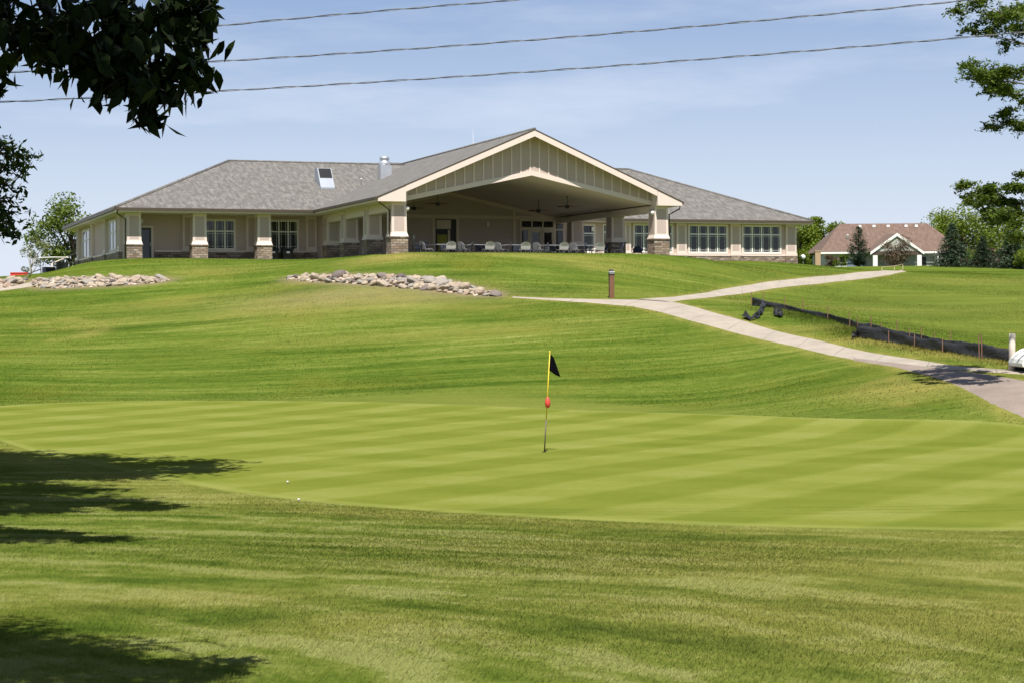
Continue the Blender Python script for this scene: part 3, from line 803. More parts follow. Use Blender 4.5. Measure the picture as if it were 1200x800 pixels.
# rake boards
RB = .31
for s in (0, 1):
    def uu(t): return t if s == 0 else WD - t
    a, b = 1.55, WD / 2
    poly = [(uu(a), rake_z(uu(a)) - TH - .003), (uu(b), EV + RG - TH - .003), (uu(b), EV + RG - TH - RB), (uu(a), rake_z(uu(a)) - TH - RB)]
    f.prism(poly, 'y', .0, .07)
    poly = [(uu(a), rake_z(uu(a)) - TH - .03), (uu(b), EV + RG - TH - .03), (uu(b), EV + RG - TH - .07), (uu(a), rake_z(uu(a)) - TH - .07)]
    so.prism(poly, 'y', .075, .795)
f.build('fascia', M['cream'], roof); so.build('soffit', M['cream'], roof)

# gable face with its battens
AU0, AUM, AU1, AZ0, AZM = 1.55, WD/2 + .1, WD - 1.53, 2.92, 4.47
def arch_z(u): return AZ0 + (AZM - AZ0) * ((u - AU0) / (AUM - AU0) if u < AUM else (AU1 - u) / (AU1 - AUM))
gf = MB(); GV = .80
def gpoly(z0, z1, u0, u1, v0, v1, m, mi=0): m.prism([(u0, z0(u0)), (u1, z0(u1)), (u1, z1(u1)), (u0, z1(u0))], 'y', v0, v1, mi)
topz = lambda u: rake_z(u) - TH - .07
for a, b in ((AU0, AUM), (AUM, AU1)):
    ks = sorted({a, b} | ({WD/2} if a < WD/2 < b else set()))
    for p, q in zip(ks[:-1], ks[1:]): gpoly(lambda u: arch_z(u) + .001, topz, p, q, GV, GV + .2, gf, 0)
    gpoly(lambda u: arch_z(u) - .06, lambda u: arch_z(u) + .2, a, b, GV - .045, GV - .002, gf, 1)
u = AU0 + .28
while u < AU1 - .1:
    gf.prism([(u - .04, arch_z(u) + .19), (u + .04, arch_z(u) + .19), (u + .04, topz(u + .04)), (u - .04, topz(u - .04))], 'y', GV - .032, GV - .003, 1)
    u += .545
gf.build('gable_face', [M['panel'], M['cream']], club)
# vaulted porch ceiling, side beams, trim on the back wall
pc = MB()
pc.prism([(AU0, AZ0), (AUM, AZM), (AUM, AZM + .1), (AU0, AZ0 + .1)], 'y', GV + .21, 14.995)
pc.prism([(AUM, AZM), (AU1, AZ0), (AU1, AZ0 + .1), (AUM, AZM + .1)], 'y', GV + .21, 14.995)
pc.build('porch_ceiling', M['ceiling'], club)
bm_ = MB()
bm_.box(.95, 1.55, 1.2, 14.99, 2.36, SOF - .002); bm_.box(16.25, 16.85, 1.2, 18.9, 2.5, SOF - .002)
bm_.build('porch_beam', M['cream'], club)
tr_ = MB()
tr_.box(1.6, 16.2, 14.95, 14.997, 2.78, 2.98)
def rk(u): return arch_z(u)
for a, b in ((AU0 + .1, AUM), (AUM, AU1 - .1)): tr_.prism([(a, rk(a) - .24), (b, rk(b) - .24), (b, rk(b) - .02), (a, rk(a) - .02)], 'y', 14.94, 14.993)
for uq in (8.02, 9.6, 13.4): tr_.box(uq - .09, uq + .09, 14.945, 14.996, 0, 2.78 if uq < 13 else 3.5)
tr_.build('wall_trim', M['ceiling'], club)

# pilasters and wall base ----------------------------------------------------
def base_v(u0, u1, v, mi=0):
    wb = MB(); wc = MB()
    wb.box(u0, u1, v - .10, v - .003, -1.2, .62); wc.box(u0, u1, v - .13, v - .004, .622, .74)
    wb.build('stone_base', M['stone'], club); wc.build('base_sill', M['cream'], club)
for a, b in ((-9.0, .9),): base_v(a, b, 16.4)
base_v(17.2, 21.3, 19.2); base_v(22.85, 36.2, 19.2)
wb = MB(); wc = MB(); wb.box(-11.0, -10.903, 16.2, 38.5, -2.6, .62); wc.box(-11.03, -10.904, 16.2, 38.5, .622, .74)
wb.build('stone_base', M['stone'], club); wc.build('base_sill', M['cream'], club)
def pilaster_v(u0, u1, v, d=.16):
    m = MB()
    m.box(u0 - .06, u1 + .06, v - d - .06, v - .002, -1.2, .64, 2)
    m.box(u0, u1, v - d, v - .002, .642, SOF - .002, 1)
    m.box(u0 + .13, u1 - .13, v - d - .004, v - d + .001, .98, SOF - .16, 0)
    m.box(u0 - .04, u1 + .04, v - d - .035, v - .003, .645, .82, 1)
    m.box(u0, u1, v - d - .02, v - d - .002, SOF - .16, SOF - .003, 1)
    return m.build('pilaster', [M['panel'], M['cream'], M['stone']], club)
for a, b in ((-7.35,-6.65),(-3.5,-2.8),(.2,.88)): pilaster_v(a, b, 16.4)
for a, b in ((22.95,23.4),(26.85,27.6),(31.0,31.78),(35.35,36.18)): pilaster_v(a, b, 19.2)
def pilaster_u(v0, v1, u=-10.9, d=.16):
    m = MB()
    m.box(u - d - .06, u - .002, v0 - .06, v1 + .06, -2.6, .64, 2)
    m.box(u - d, u - .002, v0, v1, .642, SOF - .002, 1)
    m.box(u - d - .004, u - d + .001, v0 + .13, v1 - .13, .98, SOF - .16, 0)
    m.box(u - d - .035, u - .003, v0 - .04, v1 + .04, .645, .82, 1)
    return m.build('pilaster', [M['panel'], M['cream'], M['stone']], club)
for a, b in ((16.5,17.4),(22.6,23.5),(28.9,29.8),(36.2,37.1)): pilaster_u(a, b)

# free columns --------------------------------------------------------------
def column(u0, v0, sz=.80, top=None):
    top = SOF - .002 if top is None else top
    m = MB(); e = .09; u1, v1 = u0 + sz, v0 + sz
    m.frustum(u0, u1, v0, v1, .99, top, .03, 1)
    for q in (0, 1):          # recessed-look panels, proud by 4 mm, on all four faces
        vv = (v0 - .03, v0 + .004) if q == 0 else (v1 - .004, v1 + .03)
        k = .024
        if q == 0:
            m.face([(u0+.12,v0-k-.004,1.28),(u1-.12,v0-k-.004,1.28),(u1-.12,v0-.009,top-.2),(u0+.12,v0-.009,top-.2)], 0)
            m.face([(u0-k-.004,v1-.12,1.28),(u0-k-.004,v0+.12,1.28),(u0-.009,v0+.12,top-.2),(u0-.009,v1-.12,top-.2)], 0)
        else:
            m.face([(u1+k+.004,v0+.12,1.28),(u1+k+.004,v1-.12,1.28),(u1+.009,v1-.12,top-.2),(u1+.009,v0+.12,top-.2)], 0)
    m.frustum(u0-.03, u1+.03, v0-.03, v1+.03, 1.0, 1.2, .06, 1)
    m.box(u0-.02, u1+.02, v0-.02, v1+.02, top-.14, top-.003, 1)
    c = m.build('column', [M['panel'], M['cream']], club)
    s = MB(); s.box(u0-.07, u1+.07, v0-.07, v1+.07, -1.3, .94); s.box(u0-.11, u1+.11, v0-.11, v1+.11, .941, .999)
    s.build('stone_base', M['stone'], c)
    return c
for v0 in (.42, 5.05, 9.85): column(.88, v0)
column(.95, 14.0)
for v0 in (.42, 6.3, 12.4): column(16.27, v0)
for u0 in (-10.93, -7.12, -3.27): column(u0, 14.1, .78)

# windows and doors -----------------------------------------------------------
def Tv(v): return lambda s, n, t: (s, v - n, t)
def Tu(u): return lambda s, n, t: (u - n, s, t)
def window(T, a0, a1, z0, z1, cols, zt, grid=True, name='window', casing=.1, white='white'):
    m = MB(); g = MB()
    B = lambda s0, s1, t0, t1, n0, n1, mi=0: m.box(s0, s1, n0, n1, t0, t1, mi, T)
    B(a0 - casing, a0, z0 - casing, z1 + casing, .004, .055, 1); B(a1, a1 + casing, z0 - casing, z1 + casing, .004, .055, 1)
    B(a0, a1, z1, z1 + casing, .004, .055, 1); B(a0, a1, z0 - casing, z0, .004, .075, 1)
    fw = .05
    B(a0, a0 + fw, z0, z1, .004, .045); B(a1 - fw, a1, z0, z1, .004, .045)
    B(a0 + fw, a1 - fw, z1 - fw, z1, .004, .045); B(a0 + fw, a1 - fw, z0, z0 + fw, .004, .045)
    if zt: B(a0 + fw, a1 - fw, zt - .04, zt + .04, .004, .044)
    cw = (a1 - a0) / cols
    for i in range(1, cols): B(a0 + cw * i - .045, a0 + cw * i + .045, z0 + fw, z1 - fw, .004, .0425)
    if grid:
        for i in range(cols):
            l, rr = a0 + cw * i + .12, a0 + cw * (i + 1) - .12
            for s in (l + .03, rr - .03): B(s - .008, s + .008, z0 + fw, z1 - fw, .018, .03)
            for t in (z0 + .17, (zt or z1) - .15): B(a0 + cw * i + .05, a0 + cw * (i + 1) - .05, t - .008, t + .008, .018, .029)
    g.box(a0 + .01, a1 - .01, .005, .016, z0 + .01, z1 - .01, 0, T)
    o = m.build(name, [M[white], M['cream']], club); g.build('pane', M['glass'], o)
    return o
for a, b in ((-5.95,-4.2),(-2.05,-.3)): window(Tv(16.4), a, b, .82, 2.56, 3, 1.9)
for a, b in ((23.7,26.55),(27.85,30.75),(32.0,34.95)): window(Tv(19.2), a, b, .86, 2.72, 4, 2.12)
window(Tv(19.2), 18.9, 20.75, .86, 2.66, 2, 2.1)
window(Tu(-10.9), 18.7, 21.4, .86, 2.6, 2, 1.95); window(Tu(-10.9), 31.2, 34.6, .1, 2.6, 2, 1.95)
window(Tv(15.0), 13.85, 16.1, 2.22, 2.7, 3, None, False, 'transom_window', .06, 'ceiling')
window(Tv(15.0), 13.85, 14.35, .05, 2.12, 1, None, False, 'side_light', .05, 'ceiling'); window(Tv(15.0), 16.2, 16.78, .05, 2.68, 1, 2.12, False, 'side_light', .05, 'ceiling')
def door(T, a0, a1, z1, leaf, fr='cream', glassy=True, paper=None, name='door'):
    m = MB(); B = lambda s0, s1, t0, t1, n0, n1, mi=0: m.box(s0, s1, n0, n1, t0, t1, mi, T)
    B(a0 - .14, a0, 0, z1 + .14, .004, .07, 1); B(a1, a1 + .14, 0, z1 + .14, .004, .07, 1); B(a0, a1, z1, z1 + .14, .004, .07, 1)
    st = .11
    B(a0, a0 + st, .01, z1, .004, .05); B(a1 - st, a1, .01, z1, .004, .05); B(a0 + st, a1 - st, .01, .2, .004, .05); B(a0 + st, a1 - st, z1 - .12, z1, .004, .05)
    o = m.build(name, [M[leaf], M[fr]], club)
    g = MB(); g.box(a0 + st - .01, a1 - st + .01, .005, .02, .19, z1 - .11, 0, T); g.build('pane', M['glass'], o)
    h = MB(); h.box(a1 - .09, a1 - .05, .05, .1, .95, 1.2, 0, T); h.build('handle', M['aluminium'], o)
    if paper:
        q = MB(); q.box(a0 + .16, a1 - .16, .021, .026, paper[0], paper[1], 0, T); q.build('paper_notice', M['paper'], o)
    return o
door(Tv(16.4), -10.25, -9.2, 2.06, 'dark_metal')
door(Tv(15.0), 1.8, 2.7, 1.95, 'black', 'black')
door(Tv(15.0), 14.47, 15.22, 2.06, 'ceiling', 'ceiling', paper=(.72, 1.05)); door(Tv(15.0), 15.32, 16.07, 2.06, 'ceiling', 'ceiling', paper=(.72, 1.05))
d2 = door(Tv(19.2), 21.98, 22.68, 2.14, 'white', 'white'); window(Tv(19.2), 21.42, 21.8, .1, 2.7, 1, 2.2, True, 'side_light', .05); window(Tv(19.2), 21.95, 22.7, 2.32, 2.72, 1, None, False, 'transom_window', .05)
# service opening in the back wall: shaded recess painted as flat black panel
m = MB(); T = Tv(15.0)
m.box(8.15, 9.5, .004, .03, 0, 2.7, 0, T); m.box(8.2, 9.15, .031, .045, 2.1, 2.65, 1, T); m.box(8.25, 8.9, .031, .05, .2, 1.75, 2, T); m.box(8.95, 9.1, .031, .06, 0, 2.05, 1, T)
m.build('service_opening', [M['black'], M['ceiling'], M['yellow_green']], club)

# downspouts, lamps, roof equipment -----------------------------------------------
ds = [[(UL+.1,VL-.02,EV-.16),(UL+.1,VL+.1,EV-.35),(-11.05,14.0,2.45),(-11.05,14.0,.0)], [(.1,.05,EV-.16),(.1,.1,EV-.32),(.8,.6,2.4),(.8,.6,.95)],
      [(WD-.1,.1,EV-.2),(WD-.12,.12,EV-.42),(17.2,.5,2.35),(17.2,.5,.95)], [(UR-.1,VR+.05,EV-.16),(UR-.2,VR+.1,EV-.4),(36.3,19.0,2.3),(36.3,19.0,0)], [(UL+.05,VREAR-.1,EV-.16),(UL+.1,VREAR-.1,EV-.4),(-11.1,38.4,2.2),(-11.1,38.4,-1)]]
for p in ds:
    m = MB(); m.tube(p, .045, 6); m.build('downspout', M['brown_metal'], club)
def flood(u, v, z):
    m = MB(); m.lathe([(.03,z-.02),(.09,z+.02),(.13,z+.12),(.1,z+.2),(.02,z+.22)], u, v, 12); m.box(u-.03,u+.03,v,v+.14,z+.06,z+.12); m.build('floodlight', M['lamp_white'], club)
flood(1.78, .55, 2.38); flood(16.18, .55, 2.34)
for (u, v, z) in ((11.6,14.87,2.42),(6.7,14.87,1.58),(-9.75,16.28,2.45),(20.6,19.05,2.4)):
    m = MB(); m.box(u-.07,u+.07,v,v+.12,z-.14,z+.14); m.build('wall_lamp', M['lamp_white'], club, .02)
# lower side canopy beyond the right corner
m = MB(); m.box(36.4, 37.5, 21.2, 27.0, 2.38, 2.56, 0); m.box(36.35, 37.6, 21.1, 27.1, 2.561, 2.68, 1); m.build('side_canopy', [M['cream'], M['brown_metal']], club)
# roof hood with a dark louvre, metal exhaust stack, plastic vent pipe, whip antenna
def zl(v): return EV + PIT * (v - VL)
m = MB(); a, b, v0, v1 = 1.35, 2.25, 17.0, 18.5
zt = zl(v1) + .75
m.prism([(v0, zl(v0) - .1), (v1, zl(v1) - .1), (v1, zt), (v1 - .62, zt - .02), (v0, zl(v0) + .10)], 'x', a, b, 0)
hood = m.build('exhaust_hood', M['hood_steel'], roof)
lm = MB(); d0 = Vector((0, v1 - .62 - v0, zt - .02 - zl(v0) - .10)); n0 = Vector((0, -d0.z, d0.y)).normalized()
for i in range(7):
    p = Vector((0, v0, zl(v0) + .10)) + d0 * (.5 + .066 * i) + n0 * .012
    q = p + d0 * .05 + n0 * .03
    lm.face([(a+.08,p.y,p.z),(b-.06,p.y,p.z),(b-.06,q.y,q.z),(a+.08,q.y,q.z)])
p = Vector((0, v0, zl(v0) + .10)) + d0 * .48 + n0 * .006; q = p + d0 * .5
lm.face([(a+.06,p.y,p.z),(b-.04,p.y,p.z),(b-.04,q.y,q.z),(a+.06,q.y,q.z)])
lm.build('louvre', M['black'], hood)
m = MB(); cu, cv = 5.35, 16.6; zb = EV + PIT * cu
m.box(cu-.36,cu+.36,cv-.36,cv+.36,zb-.3,zb+.75); m.lathe([(.36,zb+.751),(.37,zb+.80),(.37,zb+1.0),(.26,zb+1.02),(.26,zb+1.1),(.3,zb+1.12),(.3,zb+1.28),(.12,zb+1.32)],cu,cv,20)
m.build('exhaust_stack', M['steel'], roof)
m = MB(); m.lathe([(.05,zl(17.7)-.2),(.05,zl(17.7)+.4),(.06,zl(17.7)+.41),(.06,zl(17.7)+.46)],4.15,17.7,10); m.build('vent_pipe', M['white'], roof)
m = MB(); m.lathe([(.05,EV+RG-.1),(.05,EV+RG+.15),(.012,EV+RG+.2),(.007,EV+RG+.95)],WD/2,10.0,8); m.build('antenna', M['aluminium'], roof)

# porch floor ---------------------------------------------------------------------
def slab(u0, u1, v0, v1, z0=-.5, z1=0):
    m = MB(); m.box(u0, u1, v0, v1, z0, z1); return m
o = slab(.5, 17.3, .5, 14.99).build('patio_floor', M['slab']); o.location = (BX, BY, BZ); o.rotation_euler = (0,0,YAW); tag(o, kind='structure')
o = slab(-10.7, .45, 14.2, 16.38).build('veranda_floor', M['slab']); o.location = (BX, BY, BZ); o.rotation_euler = (0,0,YAW); tag(o, kind='structure')
o = slab(17.35, 20.6, 4.0, 19.18, -.35, -.02).build('side_patio_floor', M['slab']); o.location = (BX, BY, BZ); o.rotation_euler = (0,0,YAW); tag(o, kind='structure')
#PART4
# ------------------------------------------------------------------ golf flag
fx, fy = hit(638, 530); fz = hg1(fx, fy) + .02
fl = empty('golf_flagstick', (fx, fy, fz), 0, 'slender yellow golf flagstick leaning in the hole with a limp black flag', 'golf flag')
lean = Vector((.13, 0, 2.13)).normalized()
def onp(t): return lean * t
m = MB(); m.tube([onp(-.05), onp(.70)], .014, 8); m.build('lower_pole', M['pole_dark'], fl)
m = MB(); m.tube([onp(.70), onp(2.14)], .012, 8); m.lathe([(.012, 2.13), (.02, 2.145), (.014, 2.17), (.004, 2.18)], .13, 0, 8); m.build('upper_pole', M['yellow'], fl)
m = MB()
rows = 9; cols = 6; grid = []
for i in range(rows):
    t = i / (rows - 1)
    for j in range(cols):
        s = j / (cols - 1)
        L0 = onp(2.15 - .37 * t)
        x = L0.x - .012 + s * (.09 + .175 * t); z = L0.z - s * (.10 + .10 * t) + .10 * max(0, s - .6) * t
        y = .03 * math.sin(6 * s + 3 * t) * s
        grid.append((x, y, z))
k = len(m.v); m.v += grid
for i in range(rows - 1):
    for j in range(cols - 1):
        a = k + i * cols + j; m.f.append((a, a + 1, a + cols + 1, a + cols)); m.mi.append(0); m.sw.append(False); m.sm.append(True)
fo = m.build('flag', M['flag_black'], fl); sd = fo.modifiers.new('cloth', 'SOLIDIFY'); sd.thickness = .006
m = MB(); c0 = onp(1.07)
m.lathe([(.014, c0.z - .12), (.05, c0.z - .09), (.062, c0.z), (.04, c0.z + .08), (.016, c0.z + .12)], c0.x + .012, -.01, 10); m.build('position_marker', M['red'], fl)
m = MB(); m.lathe([(.054, .002), (.054, .006)], 0, 0, 16); m.build('cup_shade_disc', M['black'], fl)  # shade inside the hole painted as a flat black disc

# two golf balls by the near edge of the green
for (px, py, lb) in ((337, 567, 'white golf ball lying on the green near its front edge'), (350, 588, 'white golf ball lying in the rough just off the green')):
    x, y = hit(px, py); m = MB(); r_ = .0214
    m.lathe([(r_ * math.sin(a), r_ - r_ * math.cos(a)) for a in [math.pi * (i + .15) / 8.3 for i in range(9)]], 0, 0, 12)
    o = m.build('golf_ball', M['ball']); o.location = (x, y, hg1(x, y) + .022); tag(o, lb, 'golf ball')

# ------------------------------------------------------------------ rocks
def rock_mesh(seed, mat):
    import bmesh
    bm = bmesh.new(); bmesh.ops.create_icosphere(bm, subdivisions=3, radius=1)
    rr = np.random.default_rng(seed)
    pl = [(Vector(rr.normal(size=3)).normalized(), rr.uniform(.55, .95)) for _ in range(11)]
    off = Vector(rr.uniform(0, 50, 3))
    from mathutils import noise as nz
    for v in bm.verts:
        n = v.co.normalized(); r = 1.0
        for d, c in pl:
            q = n.dot(d)
            if q > .2: r = min(r, c / q)
        r = .6 * r + .4 * min(r, .9) + .10 * nz.noise(n * 2.2 + off) + .03 * nz.noise(n * 7 + off)
        v.co = n * r
    me = bpy.data.meshes.new('fieldstone'); bm.to_mesh(me); bm.free()
    for p in me.polygons: p.use_smooth = True
    me.materials.append(mat); return me
KINDS_ = [('cream', M['rock_cream'], .50), ('pinkish', M['rock_pink'], .18), ('grey', M['rock_grey'], .19), ('dark', M['rock_dark'], .13)]
RM = {k: [rock_mesh(100 * i + s, m_) for s in range(5)] for i, (k, m_, _) in enumerate(KINDS_)}
where = ['in the rock bed on the slope below the porch', 'in the rock bed below the left end of the clubhouse', 'in the rock bed left of the side path']
mean = [.205, .19, .26]
filler = []
for bi, (bed, cap_) in enumerate(zip(BEDP, (150, 120, 28))):
    lo, hi = bed.min(0), bed.max(0); got = []
    rr = np.random.default_rng(40 + bi)
    def hump(x, y):
        return .07 * float(np.clip(dist_line(bed, np.array([x]), np.array([y]), True)[0] / .7, 0, 1))
    for att in range(24000):
        if len(got) >= cap_: break
        x, y = rr.uniform(lo, hi)
        if not inside(bed, np.array([x]), np.array([y]))[0]: continue
        r = mean[bi] * float(np.clip(rr.lognormal(0, .34), .6, 1.75)) * (1 - .25 * att / 24000)
        if any((x - a) ** 2 + ((y - b) * .85) ** 2 < (.70 * (r + c)) ** 2 for a, b, c in got): continue
        got.append((x, y, r))
    for x, y, r in got:
        kn = rr.choice(4, p=[k[2] for k in KINDS_]); kind = KINDS_[kn][0]
        o = bpy.data.objects.new('fieldstone', RM[kind][rr.integers(5)]); COL.objects.link(o)
        o.scale = (r * rr.uniform(.9, 1.45), r * rr.uniform(.8, 1.2), r * rr.uniform(.55, .8)); o.rotation_euler = (rr.uniform(-.5, .5), rr.uniform(-.5, .5), rr.uniform(0, 6.3))
        o.location = (x, y, hg1(x, y) + r * .18 + hump(x, y))
        size = 'large' if r > mean[bi] * 1.35 else 'small' if r < mean[bi] * .75 else 'rounded'
        tag(o, f'{size} {kind} fieldstone {where[bi]}', 'rock', f'{size} {kind} fieldstones {where[bi]}')
    for k in range((1500, 1100, 260)[bi]):
        x, y = rr.uniform(lo, hi)
        if inside(bed, np.array([x]), np.array([y]))[0]:
            filler.append((x, y, hg1(x, y) + hump(x, y) * rr.uniform(.6, 1.05) - .02, rr.uniform(.06, .14)))
base_v_ = [np.array([v.co[:] for v in RM[k][s_].vertices]) for k in ('cream', 'grey') for s_ in range(3)]
tri_ = np.array([p.vertices[:] for p in RM['cream'][0].polygons], np.int32)
V = []; IX = []; off = 0
rr = np.random.default_rng(77)
for (x, y, z, r) in filler:
    b_ = base_v_[rr.integers(6)]; a_ = rr.uniform(0, 6.3); c_, s_ = math.cos(a_), math.sin(a_)
    q = b_ * (r * np.array([1.25, 1, .8])); q = np.stack([q[:, 0] * c_ - q[:, 1] * s_, q[:, 0] * s_ + q[:, 1] * c_, q[:, 2]], 1) + np.array([x, y, z])
    V.append(q); IX.append(tri_ + off); off += len(q)
o = raw_mesh('rubble', np.vstack(V), 3, M['rock_mixed'], None, True, idx=np.vstack(IX).ravel()); tag(o, kind='stuff')

# ------------------------------------------------------------------ porch furniture
def badd(u, v, w=0): 
    x, y = b2w(u, v); return (x, y, BZ + w)
def make_chair(sling, frame='dark_metal'):
    t = empty('patio_chair')
    m = MB(); m.box(-.25, .25, -.24, .24, .40, .43); m.build('seat', M[sling], t, .012)
    m = MB(); n = 12; A = []; Bq = []
    for i in range(n + 1):
        a = math.pi * i / n; xx = .27 * math.cos(a); zz = .62 + .26 * math.sin(a)
        A.append((xx, zz))
    poly = [(.25, .44), *A, (-.25, .44)]
    k = len(m.v)
    for yy in (0, .02):
        for (xx, zz) in poly: m.v.append((xx, -.24 - (zz - .44) * .28 + yy - .10 * (1 - (xx / .27) ** 2) * .5, zz))
    q = len(poly)
    m.f.append(tuple(range(k, k + q))); m.f.append(tuple(reversed(range(k + q, k + 2 * q))))
    for i in range(q): m.f.append((k + i, k + (i + 1) % q, k + q + (i + 1) % q, k + q + i))
    c = q + 2; m.mi += [0] * c; m.sw += [False] * c; m.sm += [False] * c
    m.build('backrest', M[sling], t)
    for sx in (-1, 1):
        for sy in (-1, 1):
            m = MB(); m.tube([(sx * .26, sy * .22, .42), (sx * .28, sy * .27, 0)], .014, 6); m.build('leg', M[frame], t)
        m = MB(); m.tube([(sx * .28, .24, .42), (sx * .29, .24, .63), (sx * .29, .0, .65), (sx * .28, -.30, .64)], .014, 6); m.build('armrest', M[frame], t)
    return t
def make_table():
    t = empty('patio_table')
    m = MB(); m.lathe([(.02, .69), (.56, .69), (.575, .70), (.575, .715), (.56, .72), (.02, .721)], 0, 0, 24); m.build('tabletop', M['grey'], t)
    m = MB(); m.lathe([(.04, .05), (.04, .688)], 0, 0, 10); m.build('pedestal', M['dark_metal'], t)
    m = MB(); m.lathe([(.30, 0), (.30, .03), (.06, .05)], 0, 0, 16); m.build('table_base', M['dark_metal'], t)
    return t
chair_pale, chair_grey, chair_navy, table0 = make_chair('pale_sling'), make_chair('grey'), make_chair('navy'), make_table()
used = set()
def put(proto, u, v, rot, label, cat, group, w=0):
    if proto.name in used: o = copy_tree(proto)
    else: o = proto; used.add(proto.name)
    o.location = badd(u, v, w); o.rotation_euler = (0, 0, YAW + rot); o.scale = (1.04, 1, .9); tag(o, label, cat, group); return o
ords = ['leftmost', 'second from left', 'middle', 'second from right', 'rightmost']
for i, (u, ut) in enumerate(zip((4.42, 6.64, 8.76, 11.02, 13.2), (4.05, 6.27, 8.4, 10.66, 12.85))):
    w_ = f'the {ords[i]} porch table'
    put(table0, ut, 2.25, 0, f'round pedestal patio table, {ords[i]} of the five on the porch', 'patio table', 'round tables on the porch')
    put(chair_pale, u, 1.35, random.uniform(-.1, .1), f'pale rounded chair with its back to the lawn at {w_}', 'patio chair', 'patio chairs on the porch')
    put(chair_grey, ut - .82, 1.75, -1.15 + random.uniform(-.15, .15), f'nearer of the two grey chairs left of {w_}', 'patio chair', 'patio chairs on the porch')
    put(chair_grey, ut - .80, 2.65, -1.6 + random.uniform(-.15, .15), f'farther of the two grey chairs left of {w_}', 'patio chair', 'patio chairs on the porch')
    put(chair_navy, ut + 1.0, 2.35, 1.5 + random.uniform(-.15, .15), f'dark sideways patio chair right of {w_}', 'patio chair', 'patio chairs on the porch')
for i, (u, col_) in enumerate(((4.9,'grey'),(7.1,'navy'),(9.3,'grey'),(11.6,'navy'),(13.9,'grey'))):
    put(chair_grey if col_ == 'grey' else chair_navy, u, 3.5, 2.9 + .3 * i, f'{"grey" if col_ == "grey" else "dark"} chair behind the {ords[i]} porch table facing the lawn', 'patio chair', 'patio chairs on the porch')
    put(chair_navy, u + .62, 1.75, 1.1 + .1 * i, f'dark low chair just right of the pale chair at the {ords[i]} porch table', 'patio chair', 'patio chairs on the porch')
for (u, v, r_, lb) in ((2.25, 2.4, -.9, 'dark low patio chair beside the left front porch column'), (2.95, 2.0, .6, 'dark patio chair second in from the left front column')):
    put(chair_navy, u, v, r_, lb, 'patio chair', 'patio chairs on the porch')
for (u, v, r_, lb) in ((17.95, 6.4, 2.6, 'black chair beside the stone base of the inner right column'), (18.55, 6.7, -2.4, 'black chair in the middle of three right of the porch'), (19.1, 6.2, 1.2, 'black chair closest to the right front porch column')):
    put(chair_navy, u, v, r_, lb, 'patio chair', 'black chairs beside the porch', .02)
# black wheeled bins under the second window of the left veranda
def make_bin(tagged):
    t = empty('storage_bin')
    m = MB(); m.frustum(-.33, .33, -.28, .28, .04, .74, -.04); m.build('bin_body', M['black'], t, .02)
    m = MB(); m.prism([(-.32, .741), (.32, .741), (.30, .82), (-.02, .86), (-.30, .82)], 'x', -.36, .36); m.build('lid', M['black'], t)
    m = MB(); m.box(-.1, .1, -.315, -.30, .55, .66); m.build('sticker', M['paper'], t)
    return t
b0 = make_bin(True); b0.location = badd(-2.1, 15.4); b0.rotation_euler = (0, 0, YAW); tag(b0, 'black wheeled bin with pale sticker, left of two under the veranda window', 'bin', 'black bins on the veranda')
b1 = copy_tree(b0); b1.location = badd(-1.2, 15.4); tag(b1, 'black wheeled bin with pale sticker, right of two under the veranda window', 'bin', 'black bins on the veranda')
# ceiling fans
def make_fan():
    t = empty('ceiling_fan')
    m = MB(); m.lathe([(.06, 0), (.07, -.03), (.015, -.05), (.015, -.5)], 0, 0, 10); m.build('downrod', M['dark_metal'], t)
    m = MB(); m.lathe([(.03, -.72), (.10, -.70), (.15, -.62), (.14, -.53), (.04, -.50)], 0, 0, 14); m.build('motor', M['dark_metal'], t)
    for k in range(5):
        a = 2 * math.pi * k / 5 + .3; c, s_ = math.cos(a), math.sin(a); m = MB()
        T = lambda x, y, z, c=c, s_=s_: (x * c - y * s_, x * s_ + y * c, z + y * .15)
        m.box(.13, .72, -.07, .07, -.60, -.588, 0, T); m.build('blade', M['wood_brown'], t)
    return t
fan = make_fan()
for i, (u, v, lb) in enumerate(((5.2, 10.14, 'dark ceiling fan on the left slope deep inside the porch'), (5.2, 5.7, 'dark ceiling fan on the left slope nearer the front'), (13, 9.8, 'dark ceiling fan on the right slope above the glass doors'), (13, 5.3, 'dark ceiling fan on the right slope nearer the front'))):
    o = fan if i == 0 else copy_tree(fan); o.location = badd(u, v, arch_z(u) - .0); o.rotation_euler = (0, 0, YAW + i); tag(o, lb, 'ceiling fan', 'ceiling fans in the porch')

# ------------------------------------------------------------------ posts, fence
x, y = hit(716.5, 350.3); x += .02
mp = empty('marker_post', (x, y + .25, hg1(x, y + .25)), .2, 'square brown timber post with a metal cap lamp beside the path fork', 'post')
m = MB(); m.box(-.11, .11, -.11, .11, -.2, 1.06); m.build('post', M['wood_brown'], mp, .012)
m = MB(); m.box(-.125, .125, -.125, .125, 1.061, 1.12); m.build('collar', M['dark_metal'], mp)
m = MB(); m.box(-.105, .105, -.105, .105, 1.121, 1.19); m.build('lens', M['aluminium'], mp)
m = MB(); m.box(-.13, .13, -.13, .13, 1.191, 1.215, 0); m.lathe([(.11, 1.216), (.10, 1.27), (.06, 1.31), (.01, 1.33)], 0, 0, 12, 1); m.build('cap', [M['lamp_white'], M['dark_metal']], mp)

x, y = hit(1185.5, 434.5)
m = MB(); m.tube([(0, 0, -.3), (.015, 0, .6), (.03, 0, 1.12)], [.098, .096, .092], 14)
o = m.build('round_post', M['concrete_post']); o.location = (x, y, hg1(x, y)); tag(o, 'thick pale weathered post standing beside the path at the right edge', 'post')

